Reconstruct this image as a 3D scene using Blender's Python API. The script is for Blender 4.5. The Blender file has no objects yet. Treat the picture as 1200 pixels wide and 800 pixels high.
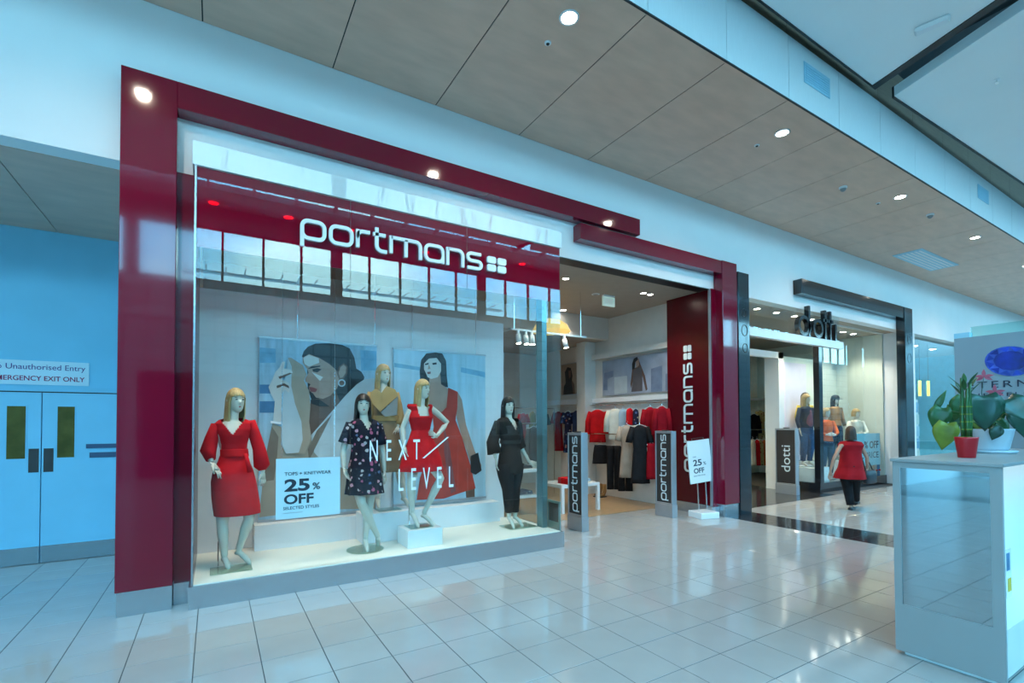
import bpy, bmesh, math, random
from mathutils import Vector, Matrix
random.seed(7)
S = bpy.context.scene
COL = S.collection
V = Vector
pi = math.pi

# ------------------------------------------------------------------ camera
F, CY, YAW, PIT, ROL = 571.91, 483.49, 0.5482, 0.0204, -0.0036
CAM = V((0, 0, 1.65))
_fw = V((math.sin(YAW), math.cos(YAW), 0)); _rt = V((math.cos(YAW), -math.sin(YAW), 0)); _up = V((0, 0, 1))
FW = _fw * math.cos(PIT) + _up * math.sin(PIT); _u2 = _up * math.cos(PIT) - _fw * math.sin(PIT)
RT = _rt * math.cos(ROL) + _u2 * math.sin(ROL); UP = _u2 * math.cos(ROL) - _rt * math.sin(ROL)
cd = bpy.data.cameras.new('camera'); cam = bpy.data.objects.new('camera', cd); COL.objects.link(cam)
cd.sensor_width = 36; cd.lens = F * 36 / 1200; cd.shift_y = (CY - 400) / 1200; cd.clip_start = .05; cd.clip_end = 300
M = Matrix((RT, UP, -FW)).transposed().to_4x4(); M.translation = CAM
cam.matrix_world = M
S.camera = cam

def at(px, py, ax, val):
    """photo pixel -> point on the plane ax = val"""
    d = FW + RT * ((px - 600) / F) + UP * ((CY - py) / F)
    i = 'XYZ'.index(ax); t = (val - CAM[i]) / d[i]
    return CAM + d * t
def proj(p):
    v = V(p) - CAM; d = v.dot(FW)
    if d < .2: return None
    return (600 + F * v.dot(RT) / d, CY - F * v.dot(UP) / d, d)

# ------------------------------------------------------------------ world, daylight, exposure
SKY = 12.6
W = bpy.data.worlds.new('sky'); S.world = W; W.use_nodes = True
nt = W.node_tree; bg = nt.nodes['Background']
tc = nt.nodes.new('ShaderNodeTexCoord'); nz = nt.nodes.new('ShaderNodeTexNoise'); rp = nt.nodes.new('ShaderNodeValToRGB')
nz.inputs['Scale'].default_value = 3.0; nz.inputs['Detail'].default_value = 6
rp.color_ramp.elements[0].position = .48; rp.color_ramp.elements[0].color = (.13, .54, .88, 1)
rp.color_ramp.elements[1].position = .66; rp.color_ramp.elements[1].color = (.50, .90, .99, 1)
nt.links.new(tc.outputs['Generated'], nz.inputs['Vector']); nt.links.new(nz.outputs['Fac'], rp.inputs['Fac'])
nt.links.new(rp.outputs['Color'], bg.inputs['Color']); bg.inputs['Strength'].default_value = SKY
ROOF = 8.7
OPP = -8.0           # the wall across the mall
END = -11.0          # glazed mall entrance to the left
def portal(name, loc, rot, sx, sy):
    l = bpy.data.lights.new(name, 'AREA'); l.shape = 'RECTANGLE'; l.size = sx; l.size_y = sy; l.cycles.is_portal = True
    o = bpy.data.objects.new(name, l); COL.objects.link(o); o.location = loc; o.rotation_euler = rot
portal('daylight_portal', (19.5, OPP + .25, 7.15), (pi / 2, 0, pi), 60, 1.8)
portal('daylight_portal', (END + .25, -1.6, 1.55), (pi / 2, 0, pi / 2 + pi), 12.4, 3.1)
portal('daylight_portal', (19.5, -4.6, ROOF - .02), (0, 0, 0), 60, 4.0)
S.view_settings.view_transform = 'Standard'; S.view_settings.look = 'None'
S.view_settings.exposure = 0.08; S.view_settings.gamma = 1; S.view_settings.use_curve_mapping = False

# ------------------------------------------------------------------ materials
MATS = {}
def mat(name, col, rough=.5, metal=0., spec=.5, var=.05, vscale=6., bump=0., bscale=80., stretch=None, emit=0., ecol=None, coat=0.):
    m = bpy.data.materials.new(name); m.use_nodes = True; n = m.node_tree; b = n.nodes['Principled BSDF']; L = n.links
    t = n.nodes.new('ShaderNodeTexCoord'); mp = n.nodes.new('ShaderNodeMapping'); no = n.nodes.new('ShaderNodeTexNoise')
    if stretch: mp.inputs['Scale'].default_value = stretch
    L.new(t.outputs['Object'], mp.inputs['Vector']); L.new(mp.outputs['Vector'], no.inputs['Vector'])
    no.inputs['Scale'].default_value = vscale; no.inputs['Detail'].default_value = 3
    r = n.nodes.new('ShaderNodeValToRGB')
    c = list(col)[:3]
    r.color_ramp.elements[0].position = .3; r.color_ramp.elements[1].position = .7
    r.color_ramp.elements[0].color = [x * (1 - var) for x in c] + [1]; r.color_ramp.elements[1].color = [min(1, x * (1 + var)) for x in c] + [1]
    L.new(no.outputs['Fac'], r.inputs['Fac']); L.new(r.outputs['Color'], b.inputs['Base Color'])
    b.inputs['Roughness'].default_value = rough; b.inputs['Metallic'].default_value = metal; b.inputs['Specular IOR Level'].default_value = spec
    if coat: b.inputs['Coat Weight'].default_value = coat; b.inputs['Coat Roughness'].default_value = .03
    if bump:
        n2 = n.nodes.new('ShaderNodeTexNoise'); n2.inputs['Scale'].default_value = bscale; L.new(mp.outputs['Vector'], n2.inputs['Vector'])
        bp = n.nodes.new('ShaderNodeBump'); bp.inputs['Strength'].default_value = bump; bp.inputs['Distance'].default_value = .01
        L.new(n2.outputs['Fac'], bp.inputs['Height']); L.new(bp.outputs['Normal'], b.inputs['Normal'])
    if emit:
        b.inputs['Emission Color'].default_value = list(ecol or c) + [1]; b.inputs['Emission Strength'].default_value = emit
    MATS[name] = m
    return m
def glassmat(name, tint, gain=1.0, diffuse=None, dmix=0.):
    m = bpy.data.materials.new(name); m.use_nodes = True; n = m.node_tree; L = n.links
    for x in list(n.nodes):
        if x.type != 'OUTPUT_MATERIAL': n.nodes.remove(x)
    out = n.nodes['Material Output']
    ge = n.nodes.new('ShaderNodeNewGeometry'); mr = n.nodes.new('ShaderNodeMapRange')
    mr.inputs['To Min'].default_value = 1.5; mr.inputs['To Max'].default_value = 1 / 1.5
    L.new(ge.outputs['Backfacing'], mr.inputs['Value'])
    fr = n.nodes.new('ShaderNodeFresnel'); L.new(mr.outputs['Result'], fr.inputs['IOR'])
    mu = n.nodes.new('ShaderNodeMath'); mu.operation = 'MULTIPLY'; mu.use_clamp = True; mu.inputs[1].default_value = gain
    L.new(fr.outputs['Fac'], mu.inputs[0])
    tr = n.nodes.new('ShaderNodeBsdfTransparent'); tr.inputs['Color'].default_value = list(tint) + [1]
    gl = n.nodes.new('ShaderNodeBsdfGlossy'); gl.inputs['Roughness'].default_value = 0.0; gl.inputs['Color'].default_value = (1, 1, 1, 1)
    base = tr
    if diffuse:
        df = n.nodes.new('ShaderNodeBsdfDiffuse'); no = n.nodes.new('ShaderNodeTexNoise'); no.inputs['Scale'].default_value = 1.5
        r = n.nodes.new('ShaderNodeValToRGB'); r.color_ramp.elements[0].color = [x * .85 for x in diffuse] + [1]; r.color_ramp.elements[1].color = list(diffuse) + [1]
        L.new(no.outputs['Fac'], r.inputs['Fac']); L.new(r.outputs['Color'], df.inputs['Color'])
        ms = n.nodes.new('ShaderNodeMixShader'); ms.inputs[0].default_value = dmix
        L.new(tr.outputs[0], ms.inputs[1]); L.new(df.outputs[0], ms.inputs[2]); base = ms
    mx = n.nodes.new('ShaderNodeMixShader'); L.new(mu.outputs[0], mx.inputs[0]); L.new(base.outputs[0], mx.inputs[1]); L.new(gl.outputs[0], mx.inputs[2])
    L.new(mx.outputs[0], out.inputs['Surface'])
    MATS[name] = m
    return m
def spotmat(name, base, cols, scale=14., size=.36):
    """printed fabric: scattered blossoms on a dark ground"""
    m = mat(name, base, .8, spec=.2); n = m.node_tree; L = n.links; b = n.nodes['Principled BSDF']
    vo = n.nodes.new('ShaderNodeTexVoronoi'); vo.inputs['Scale'].default_value = scale
    t = n.nodes.new('ShaderNodeTexCoord'); L.new(t.outputs['Object'], vo.inputs['Vector'])
    nn = n.nodes.new('ShaderNodeTexNoise'); nn.inputs['Scale'].default_value = scale * 3; L.new(t.outputs['Object'], nn.inputs['Vector'])
    ad = n.nodes.new('ShaderNodeMath'); ad.operation = 'MULTIPLY_ADD'; ad.inputs[1].default_value = .35; L.new(nn.outputs['Fac'], ad.inputs[0]); L.new(vo.outputs['Distance'], ad.inputs[2])
    ls = n.nodes.new('ShaderNodeMath'); ls.operation = 'LESS_THAN'; ls.inputs[1].default_value = size + .17; L.new(ad.outputs[0], ls.inputs[0])
    sp = n.nodes.new('ShaderNodeSeparateColor'); L.new(vo.outputs['Color'], sp.inputs[0])
    r = n.nodes.new('ShaderNodeValToRGB'); r.color_ramp.interpolation = 'CONSTANT'
    while len(r.color_ramp.elements) < len(cols): r.color_ramp.elements.new(.5)
    for i, c in enumerate(cols): r.color_ramp.elements[i].position = i / len(cols); r.color_ramp.elements[i].color = list(c) + [1]
    L.new(sp.outputs[0], r.inputs['Fac'])
    mx = n.nodes.new('ShaderNodeMix'); mx.data_type = 'RGBA'; L.new(ls.outputs[0], mx.inputs['Factor'])
    mx.inputs['A'].default_value = list(base) + [1]; L.new(r.outputs['Color'], mx.inputs['B']); L.new(mx.outputs['Result'], b.inputs['Base Color'])
    return m
def stripemat(name, c1, c2, scale, direction='X', rough=.6, spec=.3):
    m = mat(name, c1, rough, spec=spec); n = m.node_tree; L = n.links; b = n.nodes['Principled BSDF']
    w = n.nodes.new('ShaderNodeTexWave'); w.bands_direction = direction; w.inputs['Scale'].default_value = scale; w.inputs['Distortion'].default_value = .6
    t = n.nodes.new('ShaderNodeTexCoord'); L.new(t.outputs['Object'], w.inputs['Vector'])
    r = n.nodes.new('ShaderNodeValToRGB'); r.color_ramp.elements[0].color = list(c1) + [1]; r.color_ramp.elements[1].color = list(c2) + [1]
    L.new(w.outputs['Fac'], r.inputs['Fac']); L.new(r.outputs['Color'], b.inputs['Base Color'])
    return m

mat('tile', (.395, .375, .355), .07, spec=.6, var=.03, vscale=3)
mat('tile_dark', (.030, .028, .030), .10, spec=.5, var=.25, vscale=9)
mat('grout', (.06, .065, .07), .9)
mat('white_wall', (.80, .82, .82), .7, spec=.25, var=.015, vscale=2)
mat('blue_paint', (.23, .56, .75), .45, spec=.35, var=.03, vscale=2)
mat('soffit', (.66, .435, .33), .42, spec=.4, var=.07, vscale=2.2, stretch=(1, 3, 1))
mat('soffit_gap', (.03, .03, .03), .9)
mat('fascia', (.74, .76, .76), .5, spec=.35, var=.02, stretch=(14, 14, 1))
mat('brown_trim', (.17, .105, .065), .55, var=.12, stretch=(1, 1, 8))
mat('upper_ceiling', (.80, .82, .82), .75, spec=.2, var=.02, vscale=1)
mat('black_edge', (.012, .013, .015), .5)
mat('red_gloss', (.185, .0015, .018), .07, spec=.55, var=.06, vscale=1.2, coat=.4)
mat('steel', (.48, .53, .57), .27, metal=.85, var=.10, vscale=4, stretch=(1, 1, 40), bump=.04, bscale=30)
mat('mirror_steel', (.66, .70, .70), .02, spec=.35, var=.02, bump=.6, bscale=2.4, stretch=(1.2, 1, .25))
mat('roof_dark', (.16, .17, .18), .8, var=.05)
mat('post_green', (.16, .27, .28), .25, metal=.6, var=.1, stretch=(1, 1, .2))
mat('chrome', (.75, .77, .78), .12, metal=1., var=.02)
mat('aluminium', (.45, .48, .52), .35, metal=.7, var=.03)
mat('white_gloss', (.80, .80, .79), .25, spec=.5, var=.01)
mat('white_matte', (.76, .78, .80), .6, spec=.3, var=.02)
mat('platform', (.82, .79, .70), .55, spec=.3, var=.02)
mat('shop_wall', (.70, .67, .62), .7, spec=.2, var=.03)
mat('shop_ceiling', (.40, .345, .29), .8, spec=.1, var=.03)
mat('red_panel', (.085, .001, .006), .25, spec=.5, var=.08, vscale=2)
mat('wood_floor', (.42, .27, .14), .30, spec=.5, var=.22, vscale=5, stretch=(1, 9, 1))
mat('black', (.010, .010, .011), .45, var=.1)
mat('black_gloss', (.010, .012, .016), .10, spec=.6, var=.1, coat=.3)
mat('charcoal', (.035, .030, .030), .5, var=.1)
mat('ink', (.02, .025, .05), .6)
mat('ink_red', (.30, .015, .09), .6)
mat('ink_purple', (.10, .05, .22), .6)
mat('lettering', (.72, .82, .84), .35, spec=.4, var=.01)
mat('vinyl', (.80, .84, .86), .4, var=.01)
mat('skin_mannequin', (.62, .56, .47), .38, spec=.45, var=.03)
mat('eye_paint', (.06, .06, .06), .4)
mat('lip_paint', (.42, .10, .10), .4)
mat('blonde', (.46, .31, .13), .5, var=.30, vscale=30, stretch=(3, 3, .3), bump=.5, bscale=60)
mat('brunette', (.016, .009, .007), .35, var=.4, vscale=30, stretch=(3, 3, .3), bump=.5, bscale=60)
mat('brown_hair', (.05, .026, .016), .5, var=.35, vscale=30, stretch=(3, 3, .3), bump=.5, bscale=60)
mat('red_knit', (.60, .004, .010), .75, spec=.2, var=.12, vscale=7, bump=.25, bscale=160)
mat('red_cotton', (.60, .008, .012), .8, spec=.15, var=.14, vscale=7)
mat('dark_red_cloth', (.30, .004, .012), .8, spec=.15, var=.16, vscale=7)
mat('black_cloth', (.010, .010, .012), .75, spec=.2, var=.3, vscale=9, bump=.2, bscale=120)
mat('black_sheer', (.020, .015, .014), .7, spec=.2, var=.3, vscale=9)
mat('camel', (.46, .28, .12), .8, spec=.15, var=.12, vscale=6, bump=.25, bscale=120)
mat('camel_reflection', (.27, .19, .115), .8, spec=.15, var=.14, vscale=6)  # coat body camel, greyed by the window reflection put into its colour
mat('cream_cloth', (.70, .66, .56), .8, spec=.15, var=.08)
mat('pale_blue_cloth', (.40, .55, .66), .8, spec=.15, var=.08)
mat('beige_cloth', (.42, .33, .26), .8, spec=.15, var=.10)
mat('navy_cloth', (.03, .045, .10), .8, spec=.15, var=.15)
mat('olive_cloth', (.24, .18, .05), .8, spec=.15, var=.15)
mat('orange_cloth', (.75, .13, .02), .8, spec=.15, var=.1)
mat('yellow_cloth', (.62, .45, .08), .8, spec=.15, var=.1)
mat('denim', (.030, .085, .19), .8, spec=.15, var=.25, vscale=14)
mat('denim_dark', (.015, .030, .065), .8, spec=.15, var=.25, vscale=14)
mat('tan_cloth', (.36, .20, .08), .8, spec=.15, var=.1)
stripemat('striped_cloth', (.34, .09, .14), (.06, .05, .10), 16, 'Z')
spotmat('floral', (.012, .010, .022), [(.45, .10, .18), (.50, .42, .42), (.60, .28, .34), (.10, .14, .26), (.42, .36, .38)], 17., .33)
spotmat('floral_rack', (.02, .02, .05), [(.45, .18, .14), (.45, .38, .30), (.10, .14, .30)], 14., .3)
spotmat('yellow_print', (.55, .42, .16), [(.10, .08, .05), (.65, .55, .3), (.35, .08, .03)], 11., .28)
mat('person_skin', (.42, .24, .17), .55, spec=.35, var=.05)
mat('person_top', (.34, .008, .014), .8, spec=.15, var=.12)
mat('leather', (.018, .024, .032), .45, var=.2)
mat('kiosk_white', (.29, .29, .285), .35, spec=.4, var=.015)
mat('kiosk_mirror', (.46, .52, .55), .03, metal=1., var=.01)
mat('shelf_glow', (.90, .94, .94), .4, var=.01)
mat('pot_red', (.50, .006, .014), .3, spec=.5, var=.05)
mat('pot_white', (.55, .62, .68), .3, spec=.5, var=.03)
mat('soil', (.03, .02, .015), .95, var=.3)
mat('leaf', (.020, .090, .020), .35, spec=.5, var=.35, vscale=9)
mat('leaf_blue', (.012, .058, .036), .32, spec=.55, var=.35, vscale=9)
mat('leaf_yellow', (.16, .20, .02), .4, spec=.4, var=.35, vscale=9)
mat('stem', (.06, .12, .03), .5, var=.2)
mat('petal', (.45, .08, .13), .5, var=.2)
mat('board_grey', (.27, .31, .34), .5, spec=.3, var=.02)
mat('gem', (.018, .045, .42), .25, var=.6, vscale=6)
mat('gem_light', (.045, .085, .46), .25, var=.5, vscale=9)
mat('gem_dark', (.008, .015, .24), .25, var=.5, vscale=9)
mat('vent', (.34, .60, .72), .5, var=.02)
mat('grey_plastic', (.25, .26, .26), .5, var=.05)
mat('sign_board', (.66, .77, .84), .5, var=.01)
mat('sign_blue', (.25, .55, .64), .5, var=.02)
mat('door_glass', (.11, .10, .025), .15, spec=.6, var=.25)
mat('dark_sign', (.045, .085, .16), .4, var=.1)
mat('cyan_wall', (.10, .48, .60), .6, var=.1)
mat('dark_interior', (.06, .045, .045), .6, var=.3)
mat('mint_wall', (.60, .66, .58), .7, var=.03)
mat('lilac_print', (.62, .58, .68), .6, var=.04)
mat('opp_wall', (.62, .64, .64), .6, var=.03)
mat('lamp_shade', (.70, .52, .16), .6, emit=.8, ecol=(1., .66, .2))
mat('lamp_glow', (1, .97, .90), .4, emit=30., ecol=(1., .93, .80))
mat('lamp_glow_red', (1, .97, .90), .4, emit=24., ecol=(1., .93, .80))
mat('neon_yellow', (.7, .8, .02), .4, emit=2.2, ecol=(.75, .95, .03))
mat('exit_panel', (.45, .62, .58), .4, emit=.35, ecol=(.6, .85, .8))
mat('p_bg', (.33, .50, .62), .55, var=.28, vscale=2.2, stretch=(4, 1, .8))
mat('p_bg2', (.40, .60, .72), .55, var=.14, vscale=2.0, stretch=(4, 1, .6))
mat('p_bg_city', (.30, .36, .46), .55, var=.2, vscale=2.5)
mat('p_blue', (.06, .19, .36), .55, var=.2)
mat('p_bluelt', (.16, .38, .56), .55, var=.2)
mat('p_hair', (.012, .014, .020), .5, var=.3)
mat('p_skin', (.36, .24, .19), .55, var=.12, vscale=5)
mat('p_skin_dark', (.13, .075, .055), .55, var=.15)
mat('p_skin_light', (.60, .58, .55), .55, var=.05)
mat('p_lip', (.22, .06, .06), .55)
mat('p_coat', (.34, .28, .22), .6, var=.12, vscale=4)
mat('p_coat_light', (.44, .52, .56), .6, var=.1, vscale=4)
mat('p_coat_dark', (.17, .13, .10), .6, var=.12)
mat('p_dress', (.42, .035, .020), .6, var=.15)
mat('p_grey', (.10, .09, .10), .6, var=.15)
mat('p_building', (.16, .22, .33), .6, var=.15)
glassmat('glass', (.94, .975, .97), .78)
glassmat('glass_green', (.72, .88, .86), 1.0)
glassmat('window_glass', (.95, .98, .99), .8)
glassmat('red_film', (.66, .012, .035), .8, (.50, .002, .04), .45)

# ------------------------------------------------------------------ mesh helpers
class MB:
    """collects shapes; build() links them as one mesh object"""
    def __init__(s): s.v = []; s.f = []
    def add(s, v, f):
        k = len(s.v); s.v += [tuple(x) for x in v]; s.f += [tuple(i + k for i in q) for q in f]; return s
    def box(s, x0, x1, y0, y1, z0, z1, bev=0.):
        if bev:
            bm = bmesh.new(); bmesh.ops.create_cube(bm, size=1)
            for q in bm.verts: q.co = V(((x0 + x1) / 2 + q.co.x * (x1 - x0), (y0 + y1) / 2 + q.co.y * (y1 - y0), (z0 + z1) / 2 + q.co.z * (z1 - z0)))
            bmesh.ops.bevel(bm, geom=bm.edges[:], offset=bev, segments=1, affect='EDGES', profile=.5)
            bm.verts.index_update(); s.add([q.co[:] for q in bm.verts], [[w.index for w in q.verts] for q in bm.faces]); bm.free(); return s
        v = [(x, y, z) for z in (z0, z1) for y in (y0, y1) for x in (x0, x1)]
        return s.add(v, [(0, 2, 3, 1), (4, 5, 7, 6), (0, 1, 5, 4), (2, 6, 7, 3), (0, 4, 6, 2), (1, 3, 7, 5)])
    def rings(s, R, caps=True):
        n = len(R[0]); k = len(s.v)
        for r in R: s.v += [tuple(p) for p in r]
        for i in range(len(R) - 1):
            for j in range(n):
                a = k + i * n + j; b = k + i * n + (j + 1) % n
                s.f.append((a, b, b + n, a + n))
        if caps:
            s.f.append(tuple(k + j for j in reversed(range(n)))); s.f.append(tuple(k + (len(R) - 1) * n + j for j in range(n)))
        return s
    def tube(s, pts, rad, n=10, flat=1., ref=None):
        pts = [V(p) for p in pts]
        if not isinstance(rad, (list, tuple)): rad = [rad] * len(pts)
        R = []; u = None
        for i, p in enumerate(pts):
            t = (pts[min(i + 1, len(pts) - 1)] - pts[max(i - 1, 0)]).normalized()
            if u is None:
                u = V(ref) if ref else (V((0, 0, 1)) if abs(t.z) < .8 else V((1, 0, 0)))
            u = (u - t * u.dot(t)).normalized(); w = t.cross(u)
            R.append([p + u * (rad[i] * math.cos(a)) + w * (rad[i] * flat * math.sin(a)) for a in [2 * pi * k / n for k in range(n)]])
        return s.rings(R)
    def lathe(s, prof, n=20, c=(0, 0, 0)):
        c = V(c)
        return s.rings([[c + V((r * math.cos(2 * pi * k / n), r * math.sin(2 * pi * k / n), z)) for k in range(n)] for r, z in prof])
    def prism(s, poly, fn, depth):
        """poly of (a,b) -> fn(a,b,d) for d = 0 and depth"""
        n = len(poly); a = [fn(p[0], p[1], 0) for p in poly]; b = [fn(p[0], p[1], depth) for p in poly]
        return s.add(a + b, [tuple(range(n)), tuple(reversed(range(n, 2 * n)))] + [(i, (i + 1) % n + 0, (i + 1) % n + n, i + n) for i in range(n)])
    def build(s, name, m, parent=None, smooth=False, loc=None, fix=True):
        me = bpy.data.meshes.new(name); me.from_pydata(s.v, [], s.f)
        if fix:
            bm = bmesh.new(); bm.from_mesh(me); bmesh.ops.recalc_face_normals(bm, faces=bm.faces[:]); bm.to_mesh(me); bm.free()
        return link(name, me, m, parent, smooth, loc)
def link(name, me, m, parent=None, smooth=False, loc=None):
    me.materials.clear(); me.materials.append(MATS[m] if isinstance(m, str) else m)
    if smooth: me.polygons.foreach_set('use_smooth', [True] * len(me.polygons))
    o = bpy.data.objects.new(name, me); COL.objects.link(o)
    if parent: o.parent = parent
    if loc: o.location = loc
    return o
def empty(name, loc=(0, 0, 0), rz=0.):
    o = bpy.data.objects.new(name, None); COL.objects.link(o); o.location = loc; o.rotation_euler.z = rz; o.empty_display_size = .1
    return o
def tag(o, label, cat, group=None):
    o['label'] = label; o['category'] = cat
    if group: o['group'] = group
    return o
def struct(o): o['kind'] = 'structure'; return o
def thing(name, label, cat, loc=(0, 0, 0), rz=0., group=None): return tag(empty(name, loc, rz), label, cat, group)
def bx(name, m, dims, parent=None, bev=0.): return MB().box(*dims, bev=bev).build(name, m, parent)
def evaluated(o):
    dg = bpy.context.evaluated_depsgraph_get(); dg.update()
    me = bpy.data.meshes.new_from_object(o.evaluated_get(dg)); return me
def raw_text(body, space, bold):
    c = bpy.data.curves.new('lettering', 'FONT'); c.body = body; c.extrude = .01; c.size = 1; c.space_character = space; c.resolution_u = 4; c.offset = bold
    o = bpy.data.objects.new('lettering', c); COL.objects.link(o); me = evaluated(o); bpy.data.objects.remove(o); bpy.data.curves.remove(c)
    return me
def extent(me): xs = [v.co.x for v in me.vertices]; ys = [v.co.y for v in me.vertices]; return min(xs), max(xs), min(ys), max(ys)
def text(body, m, parent, x, y, z, w=None, h=None, depth=.002, rot=None, space=1., name='lettering', bold=0.):
    """lettering in the XZ plane facing -Y, lower left corner at (x, y, z); one mesh for each word"""
    full = raw_text(body, space, bold); x0, x1, y0, y1 = extent(full)
    sx = w / (x1 - x0) if w else h / (y1 - y0); sy = h / (y1 - y0) if h else sx
    words = body.split(' '); pos = 0; out = None
    for wd in words:
        if len(words) == 1: me = full; off = 0
        else:
            me = raw_text(wd, space, bold); pre = raw_text(body[:pos] + wd, space, bold); off = extent(pre)[1] - extent(me)[1]
        pos += len(wd) + 1
        for v in me.vertices: v.co = V(((v.co.x + off - x0) * sx, -(v.co.z + .01) / .02 * depth, (v.co.y - y0) * sy))
        o = link(name, me, m, parent); o.location = (x, y, z); out = o
        if rot: o.rotation_euler = rot
    return out
def ribbon(mb, pts, w, fn, depth, closed=False):
    """flat stroke of width w along pts (2D), extruded; fn maps (a, b, d) to space"""
    n = len(pts); Lf = []; Rt = []
    for i in range(n):
        p = V((pts[i][0], pts[i][1]))
        a = V(pts[(i - 1) % n]) if (closed or i > 0) else None; b = V(pts[(i + 1) % n]) if (closed or i < n - 1) else None
        d1 = (p - a).normalized() if a is not None else None; d2 = (b - p).normalized() if b is not None else None
        d1 = d1 if d1 is not None else d2; d2 = d2 if d2 is not None else d1
        n1 = V((-d1.y, d1.x)); n2 = V((-d2.y, d2.x)); m = (n1 + n2).normalized(); k = 1 / max(.5, m.dot(n1))
        Lf.append(p + m * w / 2 * k); Rt.append(p - m * w / 2 * k)
    v = []; f = []
    for i in range(n):
        for q in (Lf[i], Rt[i]):
            v.append(fn(q.x, q.y, 0)); v.append(fn(q.x, q.y, depth))
    m = n if closed else n - 1
    for i in range(m):
        a = 4 * i; b = 4 * ((i + 1) % n)
        f += [(a, b, b + 2, a + 2), (a + 1, a + 3, b + 3, b + 1), (a, a + 1, b + 1, b), (a + 2, b + 2, b + 3, a + 3)]
    if not closed: f += [(0, 2, 3, 1), (4 * n - 4, 4 * n - 3, 4 * n - 1, 4 * n - 2)]
    mb.add(v, f)
def arc(cx, cy, r, a0, a1, k=5): return [(cx + r * math.cos(a0 + (a1 - a0) * i / k), cy + r * math.sin(a0 + (a1 - a0) * i / k)) for i in range(k + 1)]
def rrect(x0, y0, x1, y1, r): return arc(x1 - r, y1 - r, r, 0, pi / 2) + arc(x0 + r, y1 - r, r, pi / 2, pi) + arc(x0 + r, y0 + r, r, pi, 1.5 * pi) + arc(x1 - r, y0 + r, r, 1.5 * pi, 2 * pi)
_r = .34
GLYPH = {
    'p': (1.25, [(rrect(0, 0, 1.25, 1, _r), 1), ([(0, .5), (0, -.5)], 0)]),
    'o': (1.25, [(rrect(0, 0, 1.25, 1, _r), 1)]),
    'r': (.68, [([(0, 0), (0, 1.09)], 0), ([(0, .7)] + arc(.32, .68, .32, pi, pi / 2) + [(.75, 1)], 0)]),
    't': (.72, [([(.15, 1.42)] + arc(.15 + _r, _r, _r, pi, 1.5 * pi) + [(.8, 0)], 0), ([(-.08, 1), (.72, 1)], 0)]),
    'm': (2.0, [([(0, 0), (0, 1.09)], 0), ([(0, 1)] + arc(2.0 - _r, 1 - _r, _r, pi / 2, 0) + [(2.0, -.09)], 0), ([(1.0, 1), (1.0, -.09)], 0)]),
    'a': (1.25, [(rrect(0, 0, 1.25, 1, _r), 1), ([(1.25, .6), (1.25, -.09)], 0)]),
    'n': (1.15, [([(0, -.09), (0, 1.09)], 0), ([(0, 1)] + arc(1.15 - _r, 1 - _r, _r, pi / 2, 0) + [(1.15, -.09)], 0)]),
    's': (1.1, [([(1.08, 1)] + arc(.27, .75, .25, pi / 2, 1.5 * pi) + arc(.85, .25, .25, pi / 2, -pi / 2) + [(0, 0)], 0)]),
}
def wordmark(parent, m, fn, length, xh, stroke, dots=True, depth=.02):
    """the rounded 'portmans' lettering; fn(a, b, d) maps (along, up, outward)"""
    tot = sum(GLYPH[c][0] for c in 'portmans') + .36 * 7 + (.36 + 1.7 if dots else 0)
    k = length / tot; x = 0
    for c in 'portmans':
        wd, st = GLYPH[c]; mb = MB()
        for pts, cl in st:
            ribbon(mb, [((x + a) * k, b * xh) for a, b in pts], stroke, fn, depth if cl else depth * 1.04, bool(cl))
        mb.build('letter', m, parent); x += wd + .36
    if dots:
        for i in range(2):
            for j in range(2):
                cx = (x + .12 + .36 + i * .86) * k; cy = xh * (-.02 + .26 + j * .56); hw = .36 * k; hh = .235 * xh
                MB().prism(rrect(cx - hw, cy - hh, cx + hw, cy + hh, min(hw, hh) * .55), lambda a, b, d: fn(a, b, d), depth).build('logo_dot', m, parent)

# ================================================================== SETTING
XMAX = 50.0; YB = 12.0
# ---- floor: slab with tiles laid on it
TS = .4
floor = struct(bx('floor', 'grout', (END, XMAX, OPP, YB, -.12, -.0025)))
tile_cells = []
def columns():
    x = -.107 - TS * 27
    while x < 7.6 - 1e-6:
        x1 = min(x + TS, 7.6)
        if -6.0 < x < -5.3: yield x, x1, 'tile_dark'
        else: yield x, x1, 'tile'
        x = x1
    yield 7.6, 8.01, 'tile_dark'; yield 8.01, 8.42, 'tile_dark'
    x = 8.42
    while x < 36: yield x, x + TS, 'tile'; x += TS
for x0, x1, m in columns():
    y = 3.83 - TS * 29
    while y < 8.0:
        y0, y1 = y, y + TS; y += TS
        lim = 7.93 if x1 < -.72 else (5.43 if x1 <= 4.05 else (6.61 if x1 < 7.61 else 5.62))
        if x0 < -.72 < x1 and y0 > 5.2: tile_cells.append((x0, -.705, y0, min(y1, 7.93), m)); continue
        if y0 > lim - .03: continue
        tile_cells.append((x0, x1, y0, min(y1, lim), m))
def cell_size(c):
    P = [proj((x, y, 0)) for x in c[:2] for y in c[2:4]]
    if any(p is None for p in P): return 0
    cx = sum(p[0] for p in P) / 4; cy = sum(p[1] for p in P) / 4
    if not (-10 < cx < 1210 and cy < 815): return 0
    if 1050 < cx and cy > 560: return 0
    return (max(p[0] for p in P) - min(p[0] for p in P)) * (max(p[1] for p in P) - min(p[1] for p in P))
tile_cells.sort(key=cell_size, reverse=True)
G = .003
tm = {}
rest = {'tile': MB(), 'tile_dark': MB()}
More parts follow.
